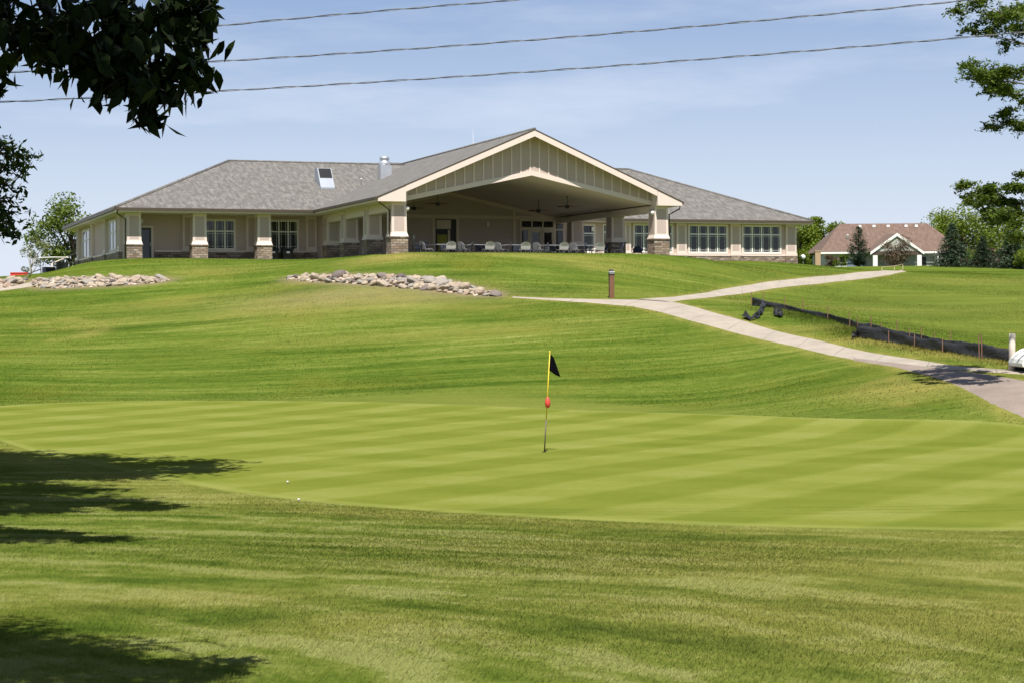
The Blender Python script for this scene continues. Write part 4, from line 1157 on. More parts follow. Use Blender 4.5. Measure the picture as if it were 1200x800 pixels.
def fence_run(name, label, px, hgts, stakes, front):
    base = resample([hit(*q) for q in px], 90)
    root = empty(name, (base[0][0], base[0][1], hg1(*base[0])), 0, label, 'silt fence', 'black silt fences along the path')
    O = np.array(root.location)
    rr = np.random.default_rng(len(px) + 5)
    hh = np.interp(np.linspace(0, 1, 90), np.linspace(0, 1, len(hgts)), hgts)
    wob = np.convolve(rr.normal(0, 1, 98), np.ones(9) / 3, 'valid')
    m = MB(); R_ = 5
    for i, (x, y) in enumerate(base):
        z = hg1(x, y)
        for j in range(R_):
            t = j / (R_ - 1)
            m.v.append((x + .03 * wob[i] * math.sin(3 * t) - O[0], y + .10 * t * wob[i] * .4 + .05 * math.sin(5 * t + i * .4) - O[1], z - .04 + t * (hh[i] * (1 + .10 * wob[i])) - O[2]))
    for i in range(89):
        for j in range(R_ - 1):
            a = i * R_ + j; m.f.append((a, a + R_, a + R_ + 1, a + 1)); m.mi.append(0); m.sw.append(False); m.sm.append(True)
    fo = m.build('fabric', M['silt'], root); sd = fo.modifiers.new('cloth', 'SOLIDIFY'); sd.thickness = .012
    for (qx, qy, hs, tilt) in stakes:
        x, y = hit(qx, qy); y += -.05 if front else .04; z = hg1(x, y)
        m = MB(); T = lambda a, b, c: (x - O[0] + a + tilt * c, y - O[1] + b, z - O[2] + c)
        m.box(-.014, .014, -.014, .014, -.2, hs, 0, T); m.build('stake', M['rust'], root)
    return root
fence_run('silt_fence', 'low sagging black silt fence half sunk in grass, running uphill behind the other', [(881,358.5),(894,360),(920,364),(941,368),(970,374.5),(996,383.5),(1021,389.5),(1050,395),(1080,400),(1114,406),(1150,412)],
    [.38,.30,.24,.28,.26,.30,.36,.28,.24,.24,.24], [(881,359,.62,.0),(894,360,.66,.05),(920,364,.60,0),(941,368,.62,.02),(970,375,.56,.03),(996,384,.62,0),(1005,386,.50,.03),(1021,390,.62,0),(1033,392,.42,0),(1051,395,.62,.04),(1066,398,.42,0),(1080,400,.50,0),(1095,403,.40,.02),(1114,406,.56,0),(1150,412,.6,.03)], False)
fence_run('silt_fence', 'taller taut black silt fence with rusty stakes beside the lower path', [(1004,397),(1022,399),(1041,402),(1071,407),(1104,413),(1148,420),(1170,423),(1192,426),(1260,437),(1300,443)],
    [.50,.46,.45,.46,.44,.48,.40,.44,.44,.44], [(1041,402.5,.46,0),(1071,407.5,.48,.02),(1104,413.5,.48,0),(1147,420.5,.78,-.02),(1150,421,.66,0),(1193,427,.5,.04),(1240,434,.5,0)], True)
# torn fabric lying on the grass
def heap(name, pts, w_, label):
    root_x, root_y = hit(*pts[0]); rr = np.random.default_rng(len(pts)); ln = resample([hit(*q) for q in pts], 26)
    m = MB(); K = 7
    for i, (x, y) in enumerate(ln):
        z = hg1(x, y); ww = w_ * (.55 + .5 * math.sin(.9 * i) ** 2)
        for j in range(K):
            t = j / (K - 1) - .5
            m.v.append((x + t * ww * .4 + rr.normal(0, .03), y + t * ww, z + .03 + max(0, .16 * math.cos(t * 3)) * (1 + .8 * math.sin(1.7 * i + 3 * t)) + abs(rr.normal(0, .035))))
    for i in range(25):
        for j in range(K - 1):
            a = i * K + j; m.f.append((a, a + K, a + K + 1, a + 1)); m.mi.append(0); m.sw.append(False); m.sm.append(False)
    o = m.build(name, M['silt']); sd = o.modifiers.new('cloth', 'SOLIDIFY'); sd.thickness = .02
    return tag(o, label, 'fabric scrap')
heap('torn_fabric', [(872,372.5),(880,376),(888,374.5),(891,369),(894,364),(895,359.5)], .5, 'long crumpled strip of torn black fabric trailing from the uphill fence to the path')
heap('torn_fabric', [(908,370),(912,371),(916,372.5)], .6, 'small crumpled scrap of black fabric lying in the grass below the fence')
heap('torn_fabric', [(1000,398),(1005,396.5),(1010,392),(1018,390)], .6, 'bunched torn end of the black fabric where the two fences meet')

# ------------------------------------------------------------------ golf carts
def make_cart():
    t = empty('golf_cart')                                    # nose towards -y
    m = MB(); m.prism([(-1.10,.26),(-1.2,.30),(-1.22,.38),(-1.18,.50),(-1.06,.64),(-.86,.76),(-.62,.84),(-.55,.42),(.05,.40),(.1,.66),(.95,.70),(1.12,.58),(1.1,.34)], 'x', -.56, .56); m.build('body', M['white'], t, .04)
    m = MB(); m.box(-.5, .5, .1, .62, .705, .84); m.box(-.5, .5, .58, .72, .845, 1.22); m.build('seat', M['navy'], t, .03)
    m = MB(); m.box(-.62, .62, -.62, .92, 1.78, 1.85); m.build('roof', M['white'], t, .03)
    for sx in (-1, 1):
        for (y0, y1) in ((-.66, -.52), (.80, .82)):
            m = MB(); m.tube([(sx * .52, y0, .8), (sx * .54, y1, 1.785)], .022, 6); m.build('roof_post', M['dark_metal'], t)
        for yy in (-.82, .72):
            m = MB(); m.tube([(sx * .60, yy, .23), (sx * .44, yy, .23)], .23, 20); wv = m.build('wheel', M['black'], t)
            m = MB(); m.tube([(sx * .607, yy, .23), (sx * .602, yy, .23)], .12, 14); m.build('rim', M['aluminium'], wv)
    m = MB(); m.box(-.5, .5, -.665, -.65, .87, 1.5); m.build('windscreen', M['glass'], t)
    m = MB(); m.tube([(.25, -.55, .8), (.25, -.25, 1.02)], .02, 6); m.tube([(.25 + .17 * math.cos(a), -.24 + .05 * math.sin(a), 1.03 + .16 * math.sin(a)) for a in [2 * math.pi * i / 14 for i in range(15)]], .012, 6); m.build('steering_wheel', M['black'], t)
    return t
cart = make_cart()
p = at(65, 322, 112); cart.location = (p.x, p.y, hg1(p.x, p.y)); cart.rotation_euler = (0, 0, math.radians(55)); tag(cart, 'white-roofed golf cart parked behind the rocks at the left end of the clubhouse', 'golf cart', 'golf carts')
c2 = copy_tree(cart); x, y = hit(1193, 437.5); c2.location = (x + 1.24, y + .45, hg1(x + 1.24, y + .45) - .1); c2.rotation_euler = (0, 0, math.radians(-86)); tag(c2, 'golf cart whose rounded white nose enters at the right edge beside the thick post', 'golf cart', 'golf carts')

# ------------------------------------------------------------------ handrails, barrier at far left
def rail(name, label, cat, pts, posts, mat, r=.03, hgt=.95, low=True):
    pts = [Vector(p) for p in pts]; root = empty(name, pts[0], 0, label, cat); O = pts[0]
    m = MB(); m.tube([p - O for p in pts], r, 6); m.build('top_rail', M[mat], root)
    if low:
        m = MB(); m.tube([p - O - Vector((0, 0, hgt * .5)) for p in pts], r * .7, 6); m.build('middle_rail', M[mat], root)
    for t in posts:
        s = t * (len(pts) - 1); i = min(int(s), len(pts) - 2); q = pts[i].lerp(pts[i + 1], s - i)
        m = MB(); m.tube([q - O + Vector((0, 0, -hgt - .35)), q - O], r * .9, 6); m.build('rail_post', M[mat], root)
    return root
rail('stair_rail', 'sloping grey handrail climbing to the side door at the left end', 'handrail', [at(61,309,120), at(72,304.5,122), at(95,294.2,126), at(101,294.0,126)], (0, .33, .66, .98), 'concrete_post', .055, 1.0)
rail('path_rail', 'short dark handrail beside the concrete walk between the rock beds', 'handrail', [at(31.5,321.2,97), at(35,320.4,98.5), at(48,315.5,103)], (.0, .5, 1), 'brown_metal', .03, .9, False)
rail('path_barrier', 'pale timber railing at the crest where the upper path ends', 'railing', [at(1033.5,313.5,121), at(1048,312,122), at(1058,310,123)], (0, .5, 1), 'wood_pale', .025, .75)
a, b = at(12, 322, 128), at(33, 320.5, 128); m = MB()
zz = min(hg1(a.x, a.y), hg1(b.x, b.y)) - .2; m.box(a.x, b.x, a.y, a.y + .12, zz, a.z + .1); m.box(a.x, b.x, a.y - .03, a.y + .15, a.z + .101, a.z + .16)
o = m.build('low_barrier', M['red']); tag(o, 'long low red barrier behind the far left rocks', 'barrier')
p = at(958, 305, 126); m = MB(); z0 = hg1(p.x, p.y); m.box(-.20, .20, -.2, .2, -.3, at(958, 295.5, 126).z - z0, 0); m.box(-.23, .23, -.23, .23, at(958, 295.5, 126).z - z0 + .001, at(958, 295.5, 126).z - z0 + .08)
o = m.build('timber_post', M['wood_tan'], None, .02); o.location = (p.x, p.y, z0); tag(o, 'thick tan timber post standing right of the clubhouse before the red-roofed house', 'post')
p = at(941, 301.5, 124); z0 = hg1(p.x, p.y); lp = empty('globe_lamp', (p.x, p.y, z0), 0, 'white globe lamp on a post beyond the right corner of the clubhouse', 'lamp')
hz = p.z - z0
m = MB(); m.lathe([(.05, -.2), (.04, hz - .18)], 0, 0, 8); m.build('lamp_post', M['dark_metal'], lp)
m = MB(); m.lathe([(.06, hz - .18), (.16, hz - .10), (.19, hz), (.15, hz + .12), (.04, hz + .18)], 0, 0, 14); m.build('globe', M['lamp_white'], lp)

# ------------------------------------------------------------------ power lines
def wire(label, pts_px, d):
    P = [at(px, py, d) for px, py in pts_px]
    # parabola through three points in the plane y = d
    xs = np.array([p.x for p in P]); zs = np.array([p.z for p in P]); c = np.polyfit(xs, zs, 2)
    X_ = np.linspace(-46, 46, 1500); root = None
    for k, (mt, rr_) in enumerate((('dark_metal', .0065), ('grey_wire', .0042))):
        m = MB(); ph = k * math.pi
        m.tube([(x, d + .008 * math.sin(2 * math.pi * x / .72 + ph), np.polyval(c, x) + .008 * math.cos(2 * math.pi * x / .72 + ph)) for x in X_], rr_, 5, 0, False)
        if root is None:
            root = empty('power_line', (0, d, float(np.polyval(c, 0))), 0, label, 'power line', 'power lines across the sky')
        o = m.build('strand', M[mt], root); o.location = -Vector(root.location)
wire('twisted overhead wire, highest of the three and leaving the top of the frame first', [(0,58),(263,30),(610,0)], 21.0)
wire('twisted overhead wire, middle one of the three crossing the sky', [(0,85.5),(600,49),(1120,2)], 21.6)
wire('twisted overhead wire, lowest of the three and nearest the rooftop', [(0,120),(600,86),(1200,38)], 22.2)
#PART5
# ------------------------------------------------------------------ vegetation
def unit(n, rng):
    v = rng.normal(size=(n, 3)); return v / np.linalg.norm(v, axis=1, keepdims=True)
def leaf_mesh(name, C, size, mat, parent, rng, aspect=.45, droop=.0, flat=.3, pointed=False):
    """one small leaf face per centre in C (world); flat pulls normals up, droop pulls the tips down"""
    n = len(C); nrm = unit(n, rng); nrm[:, 2] = nrm[:, 2] * 1.0 + flat * np.sign(nrm[:, 2] + .2); nrm /= np.linalg.norm(nrm, axis=1, keepdims=True)
    t = unit(n, rng); t[:, 2] -= droop; t -= nrm * (t * nrm).sum(1, keepdims=True); t /= np.linalg.norm(t, axis=1, keepdims=True) + 1e-9
    b = np.cross(nrm, t); s = (size * rng.uniform(.6, 1.3, n))[:, None]
    if pointed:
        prof = [(-.5, .0), (-.22, .42), (.08, .5), (.55, 0), (.08, -.5), (-.22, -.42)]
        bend = [0, .03, .02, -.12, .02, .03]
    else:
        prof = [(-.5, 0), (0, .5), (.5, 0), (0, -.5)]; bend = [0, .04, -.05, .04]
    O = np.array(parent.location) if parent else np.zeros(3)
    V = np.stack([C - O + t * s * a + b * s * c * aspect + nrm * s * e for (a, c), e in zip(prof, bend)], 1)
    return raw_mesh(name, V.reshape(-1, 3), len(prof), mat, None, False, parent)
def cloud(c, r, n, rng, shell=.5):
    d = unit(n, rng); q = rng.random(n) ** (1 / (3 if shell < .3 else 2.2)); q = shell * 1 + (1 - shell) * q if False else q
    return np.array(c) + d * q[:, None] * np.array(r)
def limb(m, a, b, r0, r1, rng, sag=.0, n=6, wob=.06):
    a, b = Vector(a), Vector(b); L_ = (b - a).length; pts = []
    for i in range(n + 1):
        t = i / n; p = a.lerp(b, t) + Vector(rng.normal(0, wob * L_ * .25, 3)) * math.sin(math.pi * t) + Vector((0, 0, sag * L_ * math.sin(math.pi * t)))
        pts.append(p)
    m.tube(pts, [r0 + (r1 - r0) * i / n for i in range(n + 1)], 7); return pts
def tree(name, label, base, hgt, crown_r, leaf, size, n, seed, bark='bark', tr=.16, clumps=14, trunk_h=.35, flat=.3, group=None, squash=1.0, gap=.30, cat='tree'):
    rng = np.random.default_rng(seed); x, y = base; z = hg1(x, y) if abs(x) < 2000 else EYE
    root = empty(name, (x, y, z), rng.uniform(0, 6) * 0, label, cat, group)
    m = MB(); top = Vector((rng.normal(0, .3), rng.normal(0, .3), hgt * .8)); limb(m, (0, 0, -.3), top, tr, tr * .25, rng, 0, 8, .04)
    C = []
    cz = hgt * (trunk_h + 1) / 2; rz = hgt * (1 - trunk_h) / 2
    for k in range(clumps):
        d = unit(1, rng)[0]; q = rng.uniform(.35, .85)
        c = np.array([d[0] * crown_r * q, d[1] * crown_r * q, cz + d[2] * rz * q * squash])
        r = crown_r * rng.uniform(.26, .46)
        t0 = top * float(np.clip(c[2] / hgt * .75, .2, .95)); limb(m, t0, c, tr * .4, tr * .08, rng, .06, 5)
        k_n = int(n / clumps); pts = cloud(c, (r, r, r * .72), k_n, rng)
        # thin it so that sky shows through in places
        ph = rng.uniform(0, 6, 3); f = np.sin(pts[:, 0] / r * 3.1 + ph[0]) * np.sin(pts[:, 1] / r * 2.7 + ph[1]) + np.sin(pts[:, 2] / r * 3.7 + ph[2]) * .6
        C.append(pts[f > -gap * 2.2 + rng.normal(0, .3, k_n)])
    m.build('trunk', M[bark], root)
    C = np.vstack(C) + np.array([x, y, z])
    leaf_mesh('crown', C, size, M[leaf], root, rng, .55, .2, flat)
    return root
def conifer(name, label, base, hgt, rad, needle, seed, n=9000, columnar=False, group=None):
    rng = np.random.default_rng(seed); x, y = base; z = hg1(x, y)
    root = empty(name, (x, y, z), 0, label, 'conifer', group)
    m = MB(); m.tube([(0, 0, -.3), (0, 0, hgt * .97)], [rad * .09 + .03, .01], 7)
    C = []; D = []
    lv = 26
    for i in range(lv):
        t = i / (lv - 1); h = hgt * (.05 + .93 * t)
        R0 = rad * ((1 - t) ** (.55 if columnar else .85) * (1 if not columnar else min(1, .55 + 2.2 * t)) + .04); nb = int(6 + 9 * (1 - t))
        for k in range(nb):
            a = rng.uniform(0, 2 * math.pi); R = R0 * rng.uniform(.65, 1.12)
            kk = max(8, int(n / (lv * 11) * (1.4 - t)))
            s = rng.random(kk) ** .6
            dx = math.cos(a); dy = math.sin(a)
            up = (.45 if columnar else -.18) * R
            P = np.stack([dx * R * s, dy * R * s, h + up * s + rng.normal(0, .03 * hgt / 3, kk)], 1) + rng.normal(0, .055 * rad, (kk, 3)) * np.array([1, 1, .5])
            C.append(P)
            if not columnar and k % 2 == 0: m.tube([(0, 0, h), (dx * R * .8, dy * R * .8, h + up * .8)], [.02, .006], 4)
    m.build('trunk', M['bark'], root)
    C = np.vstack(C) + np.array([x, y, z])
    leaf_mesh('crown', C, .07 * rad + .05, M[needle], root, rng, .35, .3, .5)
    return root
def gpos(px, d): r = ray(px, 300); return float(r[0] * d), float(d)

# --- the tree left of the frame whose boughs droop in at the left edge and shade the green
rng = np.random.default_rng(3)
TL = (-15.2, 22.5); zl0 = hg1(*TL)
tl = empty('shade_tree', (TL[0], TL[1], zl0), 0, 'large dark broadleaf tree whose small-leaved boughs droop in at the left edge', 'tree')
m = MB(); limb(m, (0, 0, -.4), (.4, .3, 8.2), .42, .26, rng, 0, 8, .03)
CL = []
def twigs(m, loc, a, k, ln, rng, down=.25, per=26, spread=.10, r_=.008, fwd=None):
    """k thin twigs from the point a, with leaves strung along them"""
    out = []
    for q in range(k):
        d = unit(1, rng)[0] * np.array([1, 1, .45]); d[2] -= down
        if fwd is not None: d = d + np.array(fwd) * .7
        d /= np.linalg.norm(d); l_ = ln * rng.uniform(.45, 1.25)
        e = np.array(a) + d * l_; e[2] -= .10 * l_
        if r_: m.tube([Vector(a) - loc, (Vector(a) + Vector(e)) / 2 - loc + Vector((0, 0, .06 * l_)), Vector(e) - loc], [r_, r_ * .7, r_ * .3], 4)
        t = rng.uniform(.15, 1.05, per)[:, None]
        out.append(np.array(a) + (e - np.array(a)) * t + np.array([0, 0, 1]) * (.06 * l_ * np.sin(np.pi * t)) + rng.normal(0, spread, (per, 3)) * np.array([1, 1, .7]))
    return out
def bough(start, end, r_, n_leaf, rad, sag=.06):
    a = Vector(start); b = Vector(end); loc = Vector(tl.location)
    pts = limb(m, a - loc, b - loc, r_, .012, rng, sag, 8); fw = (b - a).normalized()
    P = []
    for i in range(2, len(pts)):
        t = i / (len(pts) - 1); per = 24; k = max(1, int(n_leaf * t * .42 / per))
        P += twigs(m, loc, pts[i] + loc, k, rad * 1.35, rng, .1, per, .07 + .06 * rad, .007 if rad > .4 else .004, fw)
    CL.append(np.vstack(P))
hub = Vector((TL[0] + .4, TL[1] + .3, zl0 + 8.0))
G0 = EYE - 3.05
for (ex, ey, eh, nl, rd) in [(-6.1,27.4,10.6,2200,.8),(-6.6,29.0,10.6,2600,1.0),(-7.4,26.4,10.3,2600,1.0),(-7.8,28.3,10.7,3000,1.3),(-8.6,30.0,10.9,3000,1.2),(-9.5,27.6,10.8,3600,1.5),(-10.5,29.8,11,3600,1.5),(-11.5,26.4,10.4,3600,1.5),(-12.5,28.8,11,3600,1.6),(-13.5,30.6,11,3000,1.5),(-9.4,25.2,10.2,2400,1.0),(-11,31.2,11.2,2400,1.2),
      (-5.5,20.4,10.2,1800,.55),(-6.4,21.4,10.3,2200,.8),(-7.0,19.9,10,2200,.8),(-8.2,21.8,10.4,2600,1.1),(-9.5,20.6,10.2,2600,1.1),(-7.4,23.4,10.4,2200,.8),(-12,20,10.2,2400,1.1),
      (-4.8,15.5,9.8,1300,.42),(-5.6,16.1,9.9,1500,.5),(-6.0,15.2,9.8,1500,.45),(-7.2,15.9,10,1800,.7),(-9.5,15,10,1800,.9),(-17,16,11,2000,1.6),(-20,22,11,2500,1.8),(-18,28,11,2500,1.8),(-21,26,9,2000,1.7),(-15,21,13.5,2500,1.8),(-12,25,13,2500,1.6),(-16,27,13,2500,1.7),(-19,19,8.5,2000,1.6)]:
    bough(hub + Vector((0, 0, .3 * (eh - 10))), (ex, ey, G0 + eh), .11, nl, rd)
nA = len(CL)
# boughs seen against the sky at the left edge
for (px, py, d, nl, rd) in [(16,184,27,150,.28),(31,192,27.3,70,.13),(27,204,27.1,30,.08),(8,218,27.5,90,.18),(16,226,27.2,40,.10),(4,262,27,80,.18),(10,270,27.2,50,.12),(20,276,27.2,36,.10),(-14,232,27,300,.4),(0,250,27.2,60,.12),(-12,190,27,220,.35)]:
    e = at(px, py, d); s0 = at(-70, py - 50, d - 1.5); bough(s0, e, .025, nl, rd, .10)
limb(m, Vector(hub) - Vector(tl.location) - Vector((0, 0, 1)), at(-60, 115, 25.5) - Vector(tl.location), .12, .05, rng, .05)
m.build('trunk', M['bark'], tl)
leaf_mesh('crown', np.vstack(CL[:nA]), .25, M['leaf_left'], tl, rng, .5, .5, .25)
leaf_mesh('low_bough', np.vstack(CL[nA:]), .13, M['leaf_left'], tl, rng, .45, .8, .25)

# --- the near tree at the left: only its hanging branches reach into the frame
rng = np.random.default_rng(5)
TN = (-6.0, 5.2); zn0 = hg1(*TN)
tn = empty('overhanging_tree', (TN[0], TN[1], zn0), 0, 'near broadleaf tree whose shade-darkened branches hang into the top left corner', 'tree')
loc = Vector(tn.location); m = MB()
limb(m, (0, 0, -.4), (.25, .2, 5.4), .30, .2, rng, 0, 8, .03)
hub = loc + Vector((.25, .2, 5.2)); CN = []
tips = [(18,8,9.3,70,.25),(55,14,9.1,110,.28),(95,18,9.0,120,.28),(60,45,9.2,90,.24),(110,52,8.9,130,.26),(150,60,8.9,130,.26),(135,88,9.0,90,.22),(172,88,8.8,110,.22),(186,112,8.8,60,.15),(180,132,8.75,34,.10),(178,146,8.7,14,.06),
        (105,88,9.0,34,.13),(125,105,9.0,24,.10),(88,80,9.0,24,.10),(208,68,8.9,60,.17),(218,92,8.9,36,.12),(204,18,9.1,60,.18),(222,18,9.1,50,.15),(234,34,9.2,24,.09),(218,44,9.1,26,.10),(185,14,9.1,60,.22),(150,10,9.1,80,.25),(165,34,9.0,60,.2),(30,40,9.6,40,.2),(0,84,9.4,18,.09),(2,108,9.4,12,.07),(236,-10,9.1,50,.17),(40,66,9.8,36,.12),(195,45,9.0,40,.16),(222,98,8.8,20,.09),(214,82,8.9,26,.12),(100,70,8.9,60,.2),(160,110,8.8,40,.16)]
for (px, py, d, k, rd) in tips:
    d *= .915; e = at(px, py - 8, d); CN += twigs(m, loc, e, max(2, int(k / 14)), rd * 1.22, rng, .45, 11, .032, .0035)
for (px, py, d) in [(150,60,8.9),(60,45,9.2),(220,30,9.1),(180,125,8.75),(100,20,9)]:
    d = d * .915 + .45; e = at(px, py - 20, d); s0 = at(px - 60, -170, d); limb(m, s0 - loc, e - loc, .018, .004, rng, .04); limb(m, hub - loc, s0 - loc, .07, .018, rng, .05)
edge = lambda x: 9.55 + (-1.45 - x) * 1.12
for k in range(170):
    sx = rng.uniform(-7.5, -1.9); sy = rng.uniform(7.4, edge(sx) - .25) ; hgt_ = rng.uniform(4.4, 8.5)
    c = np.array([sx + .024 * hgt_, sy - hgt_ / 1.88, 0.]); c[2] = h1(c[0], c[1]) + hgt_
    if c[0] > -.296 * c[1] - .9 and c[2] < EYE + .178 * c[1] + 1.05: continue
    CN.append(cloud(c, (.62, .62, .4), 420, rng)); limb(m, hub - loc, Vector(c) - loc, .06, .012, rng, .08)
m.build('trunk', M['shaded_bark'], tn)
CN = np.vstack(CN)
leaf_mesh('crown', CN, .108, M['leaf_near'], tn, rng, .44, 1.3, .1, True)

# --- the tree right of the frame
rng = np.random.default_rng(8)
TR = (20.5, 47.5); zr0 = hg1(*TR)
tt = empty('honey_locust', (TR[0], TR[1], zr0), 0, 'feathery light green tree whose boughs reach in along the right edge', 'tree')
loc = Vector(tt.location); m = MB(); limb(m, (0, 0, -.4), (-.3, 0, 7.5), .36, .2, rng, 0, 8, .04); hub = loc + Vector((-.2, 0, 5))
CR_ = []
RT = [(1150,6,24,9,500),(1185,12,30,12,800),(1170,24,28,8,600),(1140,36,14,5,220),(1150,40,14,4,160),(1190,34,16,10,350),(1188,52,14,6,150),
      (1135,78,14,5,200),(1150,86,22,9,420),(1172,92,26,13,900),(1190,84,22,14,700),(1130,92,8,3,80),(1176,108,18,8,350),(1165,148,14,5,160),(1182,138,18,9,380),(1195,146,14,10,300),(1196,118,10,8,150),
      (1140,220,18,7,360),(1150,230,20,10,520),(1165,224,18,9,420),(1178,236,20,12,600),(1190,222,14,12,500),(1200,205,14,8,250),(1140,238,10,6,150),(1172,254,22,9,500),(1192,256,18,12,500),(1160,246,16,8,300),(1198,276,12,10,250)]
for (px, py, rx, ry, k) in RT:
    d = 47.5 + rng.uniform(-1.2, 1.2); e = at(px, py, d); s = d / F
    for _ in range(3):
        q = e + Vector(rng.normal(0, 1, 3) * np.array([rx * s * .45, .3, ry * s * .45]))
        CR_ += twigs(m, loc, q, max(2, int(k * 1.9 / 60)), max(.25, rx * s * .8), rng, .02, 20, .055, .006, (-.3, 0, 0))
    if rng.random() < .75: limb(m, hub - loc + Vector((0, 0, (e.z - hub.z) * .4)), e - loc, .06, .01, rng, .05)
for k in range(36):
    a = rng.uniform(0, 6.3); q = rng.uniform(.2, 1); c = np.array([TR[0] + .8 + 5.6 * q * math.cos(a), TR[1] + 5.2 * q * math.sin(a), zr0 + rng.uniform(4.2, 13)])
    if (c[0] - .9) / c[1] < .31: continue
    CR_.append(cloud(c, (1.5, 1.5, .8), 1100, rng)); limb(m, hub - loc + Vector((0, 0, (c[2] - hub.z) * .4)), Vector(c) - loc, .07, .012, rng, .05)
m.build('trunk', M['bark'], tt)
leaf_mesh('crown', np.vstack(CR_), .125, M['leaf_locust'], tt, rng, .42, .3, .6)

# --- trees and shrubs in the distance
tree('broadleaf_tree', 'leafy green tree standing behind the left end of the clubhouse', gpos(82, 150), 9.6, 3.9, 'leaf_mid', .30, 9000, 21, clumps=22, trunk_h=.12, tr=.2, gap=.22)
tree('young_birch', 'slim pale birch at the far left edge of the leafy tree', gpos(40, 140), 5.6, 1.35, 'leaf_birch', .16, 2600, 22, 'birch_bark', .07, 12, .25, gap=.15)
tree('dark_shrub', 'dark rounded shrub on the left horizon behind the far rocks', gpos(4, 130), 2.1, 1.0, 'needle', .14, 1800, 23, tr=.05, clumps=8, trunk_h=.05, cat='shrub')
for i, (px, d, lb) in enumerate([(66,122,'dark low shrub under the side stair rail, left of two'),(84,125,'dark low shrub under the side stair rail, right of two')]):
    tree('low_shrub', lb, gpos(px, d), 1.7, 1.25, 'needle', .14, 2400, 30 + i, tr=.05, clumps=9, trunk_h=.0, cat='shrub', group='dark shrubs under the stair rail')
for i, (px, d, hh, rr_, lf, lb) in enumerate([(1128,218,9.2,6.2,'leaf_bright','broad bright green tree right of the red-brown roof'),(1172,225,8.4,6.0,'leaf_mid','mid green tree behind the spruces near the right edge'),(1215,212,9.0,6.5,'leaf_bright','bright green tree at the right edge beyond the spruces'),
        (1100,230,8.2,4.5,'leaf_mid','green tree just behind the right end of the red-brown roof'),(1265,220,10,6.5,'leaf_mid','green tree beyond the right edge of the frame'),
        (962,214,8.6,3.6,'leaf_bright','bright green tree left of the red-brown roof'),(938,205,6.8,3.4,'leaf_bright','bright green tree seen past the corner of the clubhouse'),(925,222,7.5,4,'leaf_mid','green tree hidden mostly behind the clubhouse corner')]):
    tree('background_tree', lb, gpos(px, d), hh, rr_, lf, .34, 9000, 50 + i, clumps=22, trunk_h=.08, tr=.2, gap=.45, group='trees beyond the lawn')
conifer('juniper', 'narrow dark green juniper standing in front of the red-roofed house', gpos(1006, 150), 3.6, 1.15, 'needle', 71, 9000, True)
conifer('spruce', 'dark spruce beside the right end of the red-roofed house', gpos(1116, 132), 3.35, 1.75, 'needle_blue', 72, 11000, group='spruces on the crest')
conifer('spruce', 'small spruce standing between the two larger ones', gpos(1152, 130), 2.35, 1.25, 'needle', 73, 8000, group='spruces on the crest')
conifer('spruce', 'dark spruce at the right edge of the crest', gpos(1186, 128), 3.1, 1.7, 'needle_blue', 74, 11000, group='spruces on the crest')
tree('crabapple', 'rounded purple-brown ornamental tree in front of the house porch', gpos(1051, 160), 3.1, 2.0, 'leaf_purple', .15, 4200, 81, tr=.07, clumps=16, trunk_h=.1, gap=.3)
for i, (px, d, hh, rr_, lf, lb) in enumerate([(941,140,1.5,1.0,'leaf_bright','bright green shrub below the globe lamp'),(985,150,1.5,.8,'leaf_mid','small green bush by the blue-grey garage door'),(970,160,1.5,1.2,'leaf_purple','dull purple bush at the left wall of the house'),(1200,126,1.6,1.1,'leaf_bright','bright green shrub right of the last spruce'),(1133,136,1.5,1.2,'leaf_mid','green shrub between the first two spruces')]):
    tree('garden_shrub', lb, gpos(px, d), hh, rr_, lf, .14, 2000, 90 + i, tr=.04, clumps=8, trunk_h=.0, cat='shrub')

# ------------------------------------------------------------------ the red-roofed house beyond the crest
HX, HY = 39.7, 180.0; HZ = EYE + 3.0
hs = empty('red_roofed_house', (HX, HY, HZ), 0, 'low grey-green house with a red-brown hip roof and a white-edged gable porch', 'house')
X0, X1, D_, E0, R0_ = -7.6, 7.5, 9.4, 2.45, 5.55
m = MB(); m.box(X0 + .7, X1 - .7, .6, .8, -1.5, E0 - .1); m.box(X0 + .7, X0 + .9, .8, D_ - .6, -1.5, E0 - .1); m.box(X1 - .9, X1 - .7, .8, D_ - .6, -1.5, E0 - .1); m.box(X0 + .9, X1 - .9, D_ - .8, D_ - .6, -1.5, E0 - .1); m.build('wall', M['house_wall'], hs)
m = MB(); hx = 2.9; md = D_ / 2
rl, rr2 = (X0 + hx, md, R0_), (X1 - hx, md, R0_)
m.face([(X0,0,E0),(X1,0,E0),rr2,rl]); m.face([(X1,0,E0),(X1,D_,E0),rr2], 0, True); m.face([(X1,D_,E0),(X0,D_,E0),rl,rr2]); m.face([(X0,D_,E0),(X0,0,E0),rl], 0, True)
gxm, gw, gr, gy0 = -.35, 2.75, 1.95, -3.2
gback = gr / ((R0_ - E0) / md)
m.face([(gxm-gw,gy0,E0-.15),(gxm,gy0,E0+gr-.15),(gxm,gback,E0+gr-.15),(gxm-gw,0.02,E0-.15)], 0, True); m.face([(gxm,gy0,E0+gr-.15),(gxm+gw,gy0,E0-.15),(gxm+gw,0.02,E0-.15),(gxm,gback,E0+gr-.15)], 0, True)
hr = m.build('roof', M['red_shingle'], hs)
sd = hr.modifiers.new('thick', 'SOLIDIFY'); sd.thickness = .08
m = MB(); m.box(X0 + .02, gxm - gw, -.05, -.01, E0 - .24, E0 - .04); m.box(gxm + gw, X1 - .02, -.05, -.01, E0 - .24, E0 - .04)
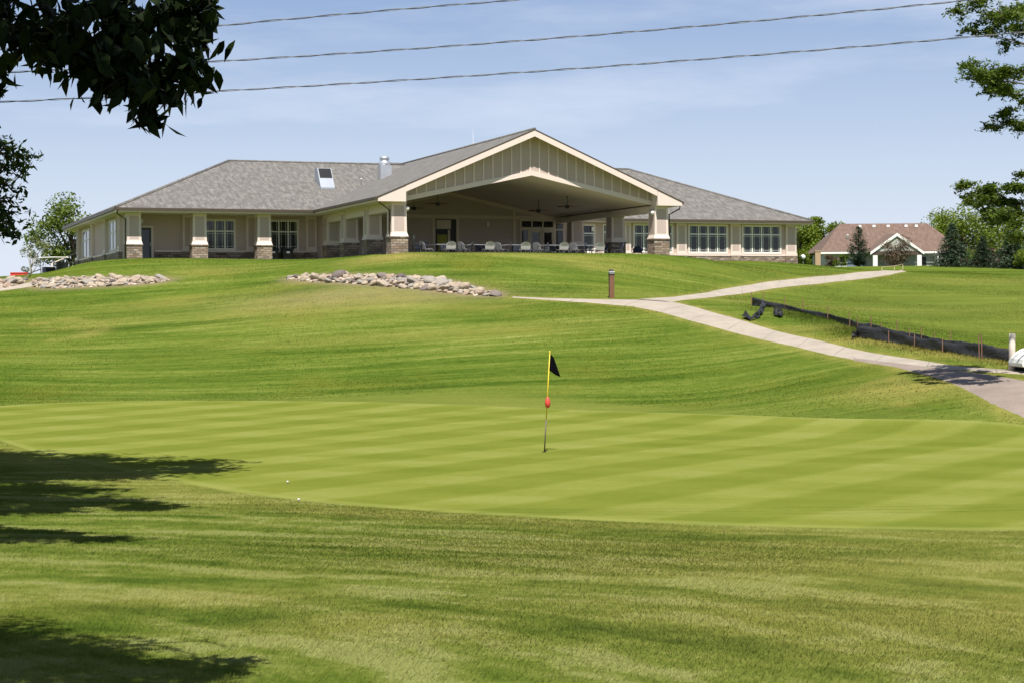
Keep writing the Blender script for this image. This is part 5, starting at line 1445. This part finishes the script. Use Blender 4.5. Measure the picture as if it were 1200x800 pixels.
for s in (-1, 1): m.prism([(gxm + s * gw, E0 - .18), (gxm, E0 + gr - .18), (gxm, E0 + gr - .5), (gxm + s * gw, E0 - .46)], 'y', gy0 - .06, gy0 + .02)
m.build('fascia', M['white'], hr)
m = MB(); m.prism([(gxm - gw + .4, E0 - .1), (gxm + gw - .4, E0 - .1), (gxm, E0 + gr - .45)], 'y', gy0 + .1, gy0 + .2); m.build('gable_face', M['house_wall'], hs)
m = MB(); m.box(gxm - gw + .25, gxm + gw - .25, gy0 + .05, gy0 + .3, E0 - .5, E0 - .105); m.build('porch_beam', M['brown_metal'], hs)
for xq in (gxm - gw + .3, gxm + gw - .7):
    m = MB(); m.box(xq, xq + .45, gy0 + .02, gy0 + .45, -1.5, E0 - .505); m.build('porch_column', M['white'], hs)
m = MB(); m.box(X0 + 2.9, X0 + 4.9, .55, .595, -.6, 1.55); m.build('garage_door', M['blue_grey'], hs)
m = MB(); m.box(2.6, 3.5, .54, .595, -.5, 1.85); dr = m.build('door', M['black'], hs)
m = MB(); m.box(4.3, 5.3, -.9, .5, -.6, 1.9); m.build('white_panel', M['white'], hs)
for i, xq in enumerate((-2.7, -1.2, .3, 2.2, 3.3)):
    m = MB(); zz = E0 + (R0_ - E0) * .88; yy = md * .88; m.box(xq - .16, xq + .16, yy - .2, yy + .15, zz - .05, zz + .2); m.build('roof_vent', M['lamp_white'], hr)
m = MB(); yy = md * .42; zz = E0 + (R0_ - E0) * .42; m.lathe([(.12, zz - .15), (.12, zz + .5), (.15, zz + .55)], X0 + 3.2, yy, 10); m.build('vent_pipe', M['lamp_white'], hr)
# second roof glimpsed between the spruces
h2 = empty('distant_house', (57.5, 215, hg1(57.5, 215) - .6), 0, 'small house with a brown roof glimpsed between the spruces', 'house')
m = MB(); m.box(-3, 4.5, 0, 5, -1, 2.6); m.build('wall', M['house_wall'], h2)
m = MB(); m.prism([(-.6, 2.5), (5.6, 2.5), (2.5, 4.4)], 'x', -3.5, 5); m.build('roof', M['red_shingle'], h2).location = (0, 0, 0)
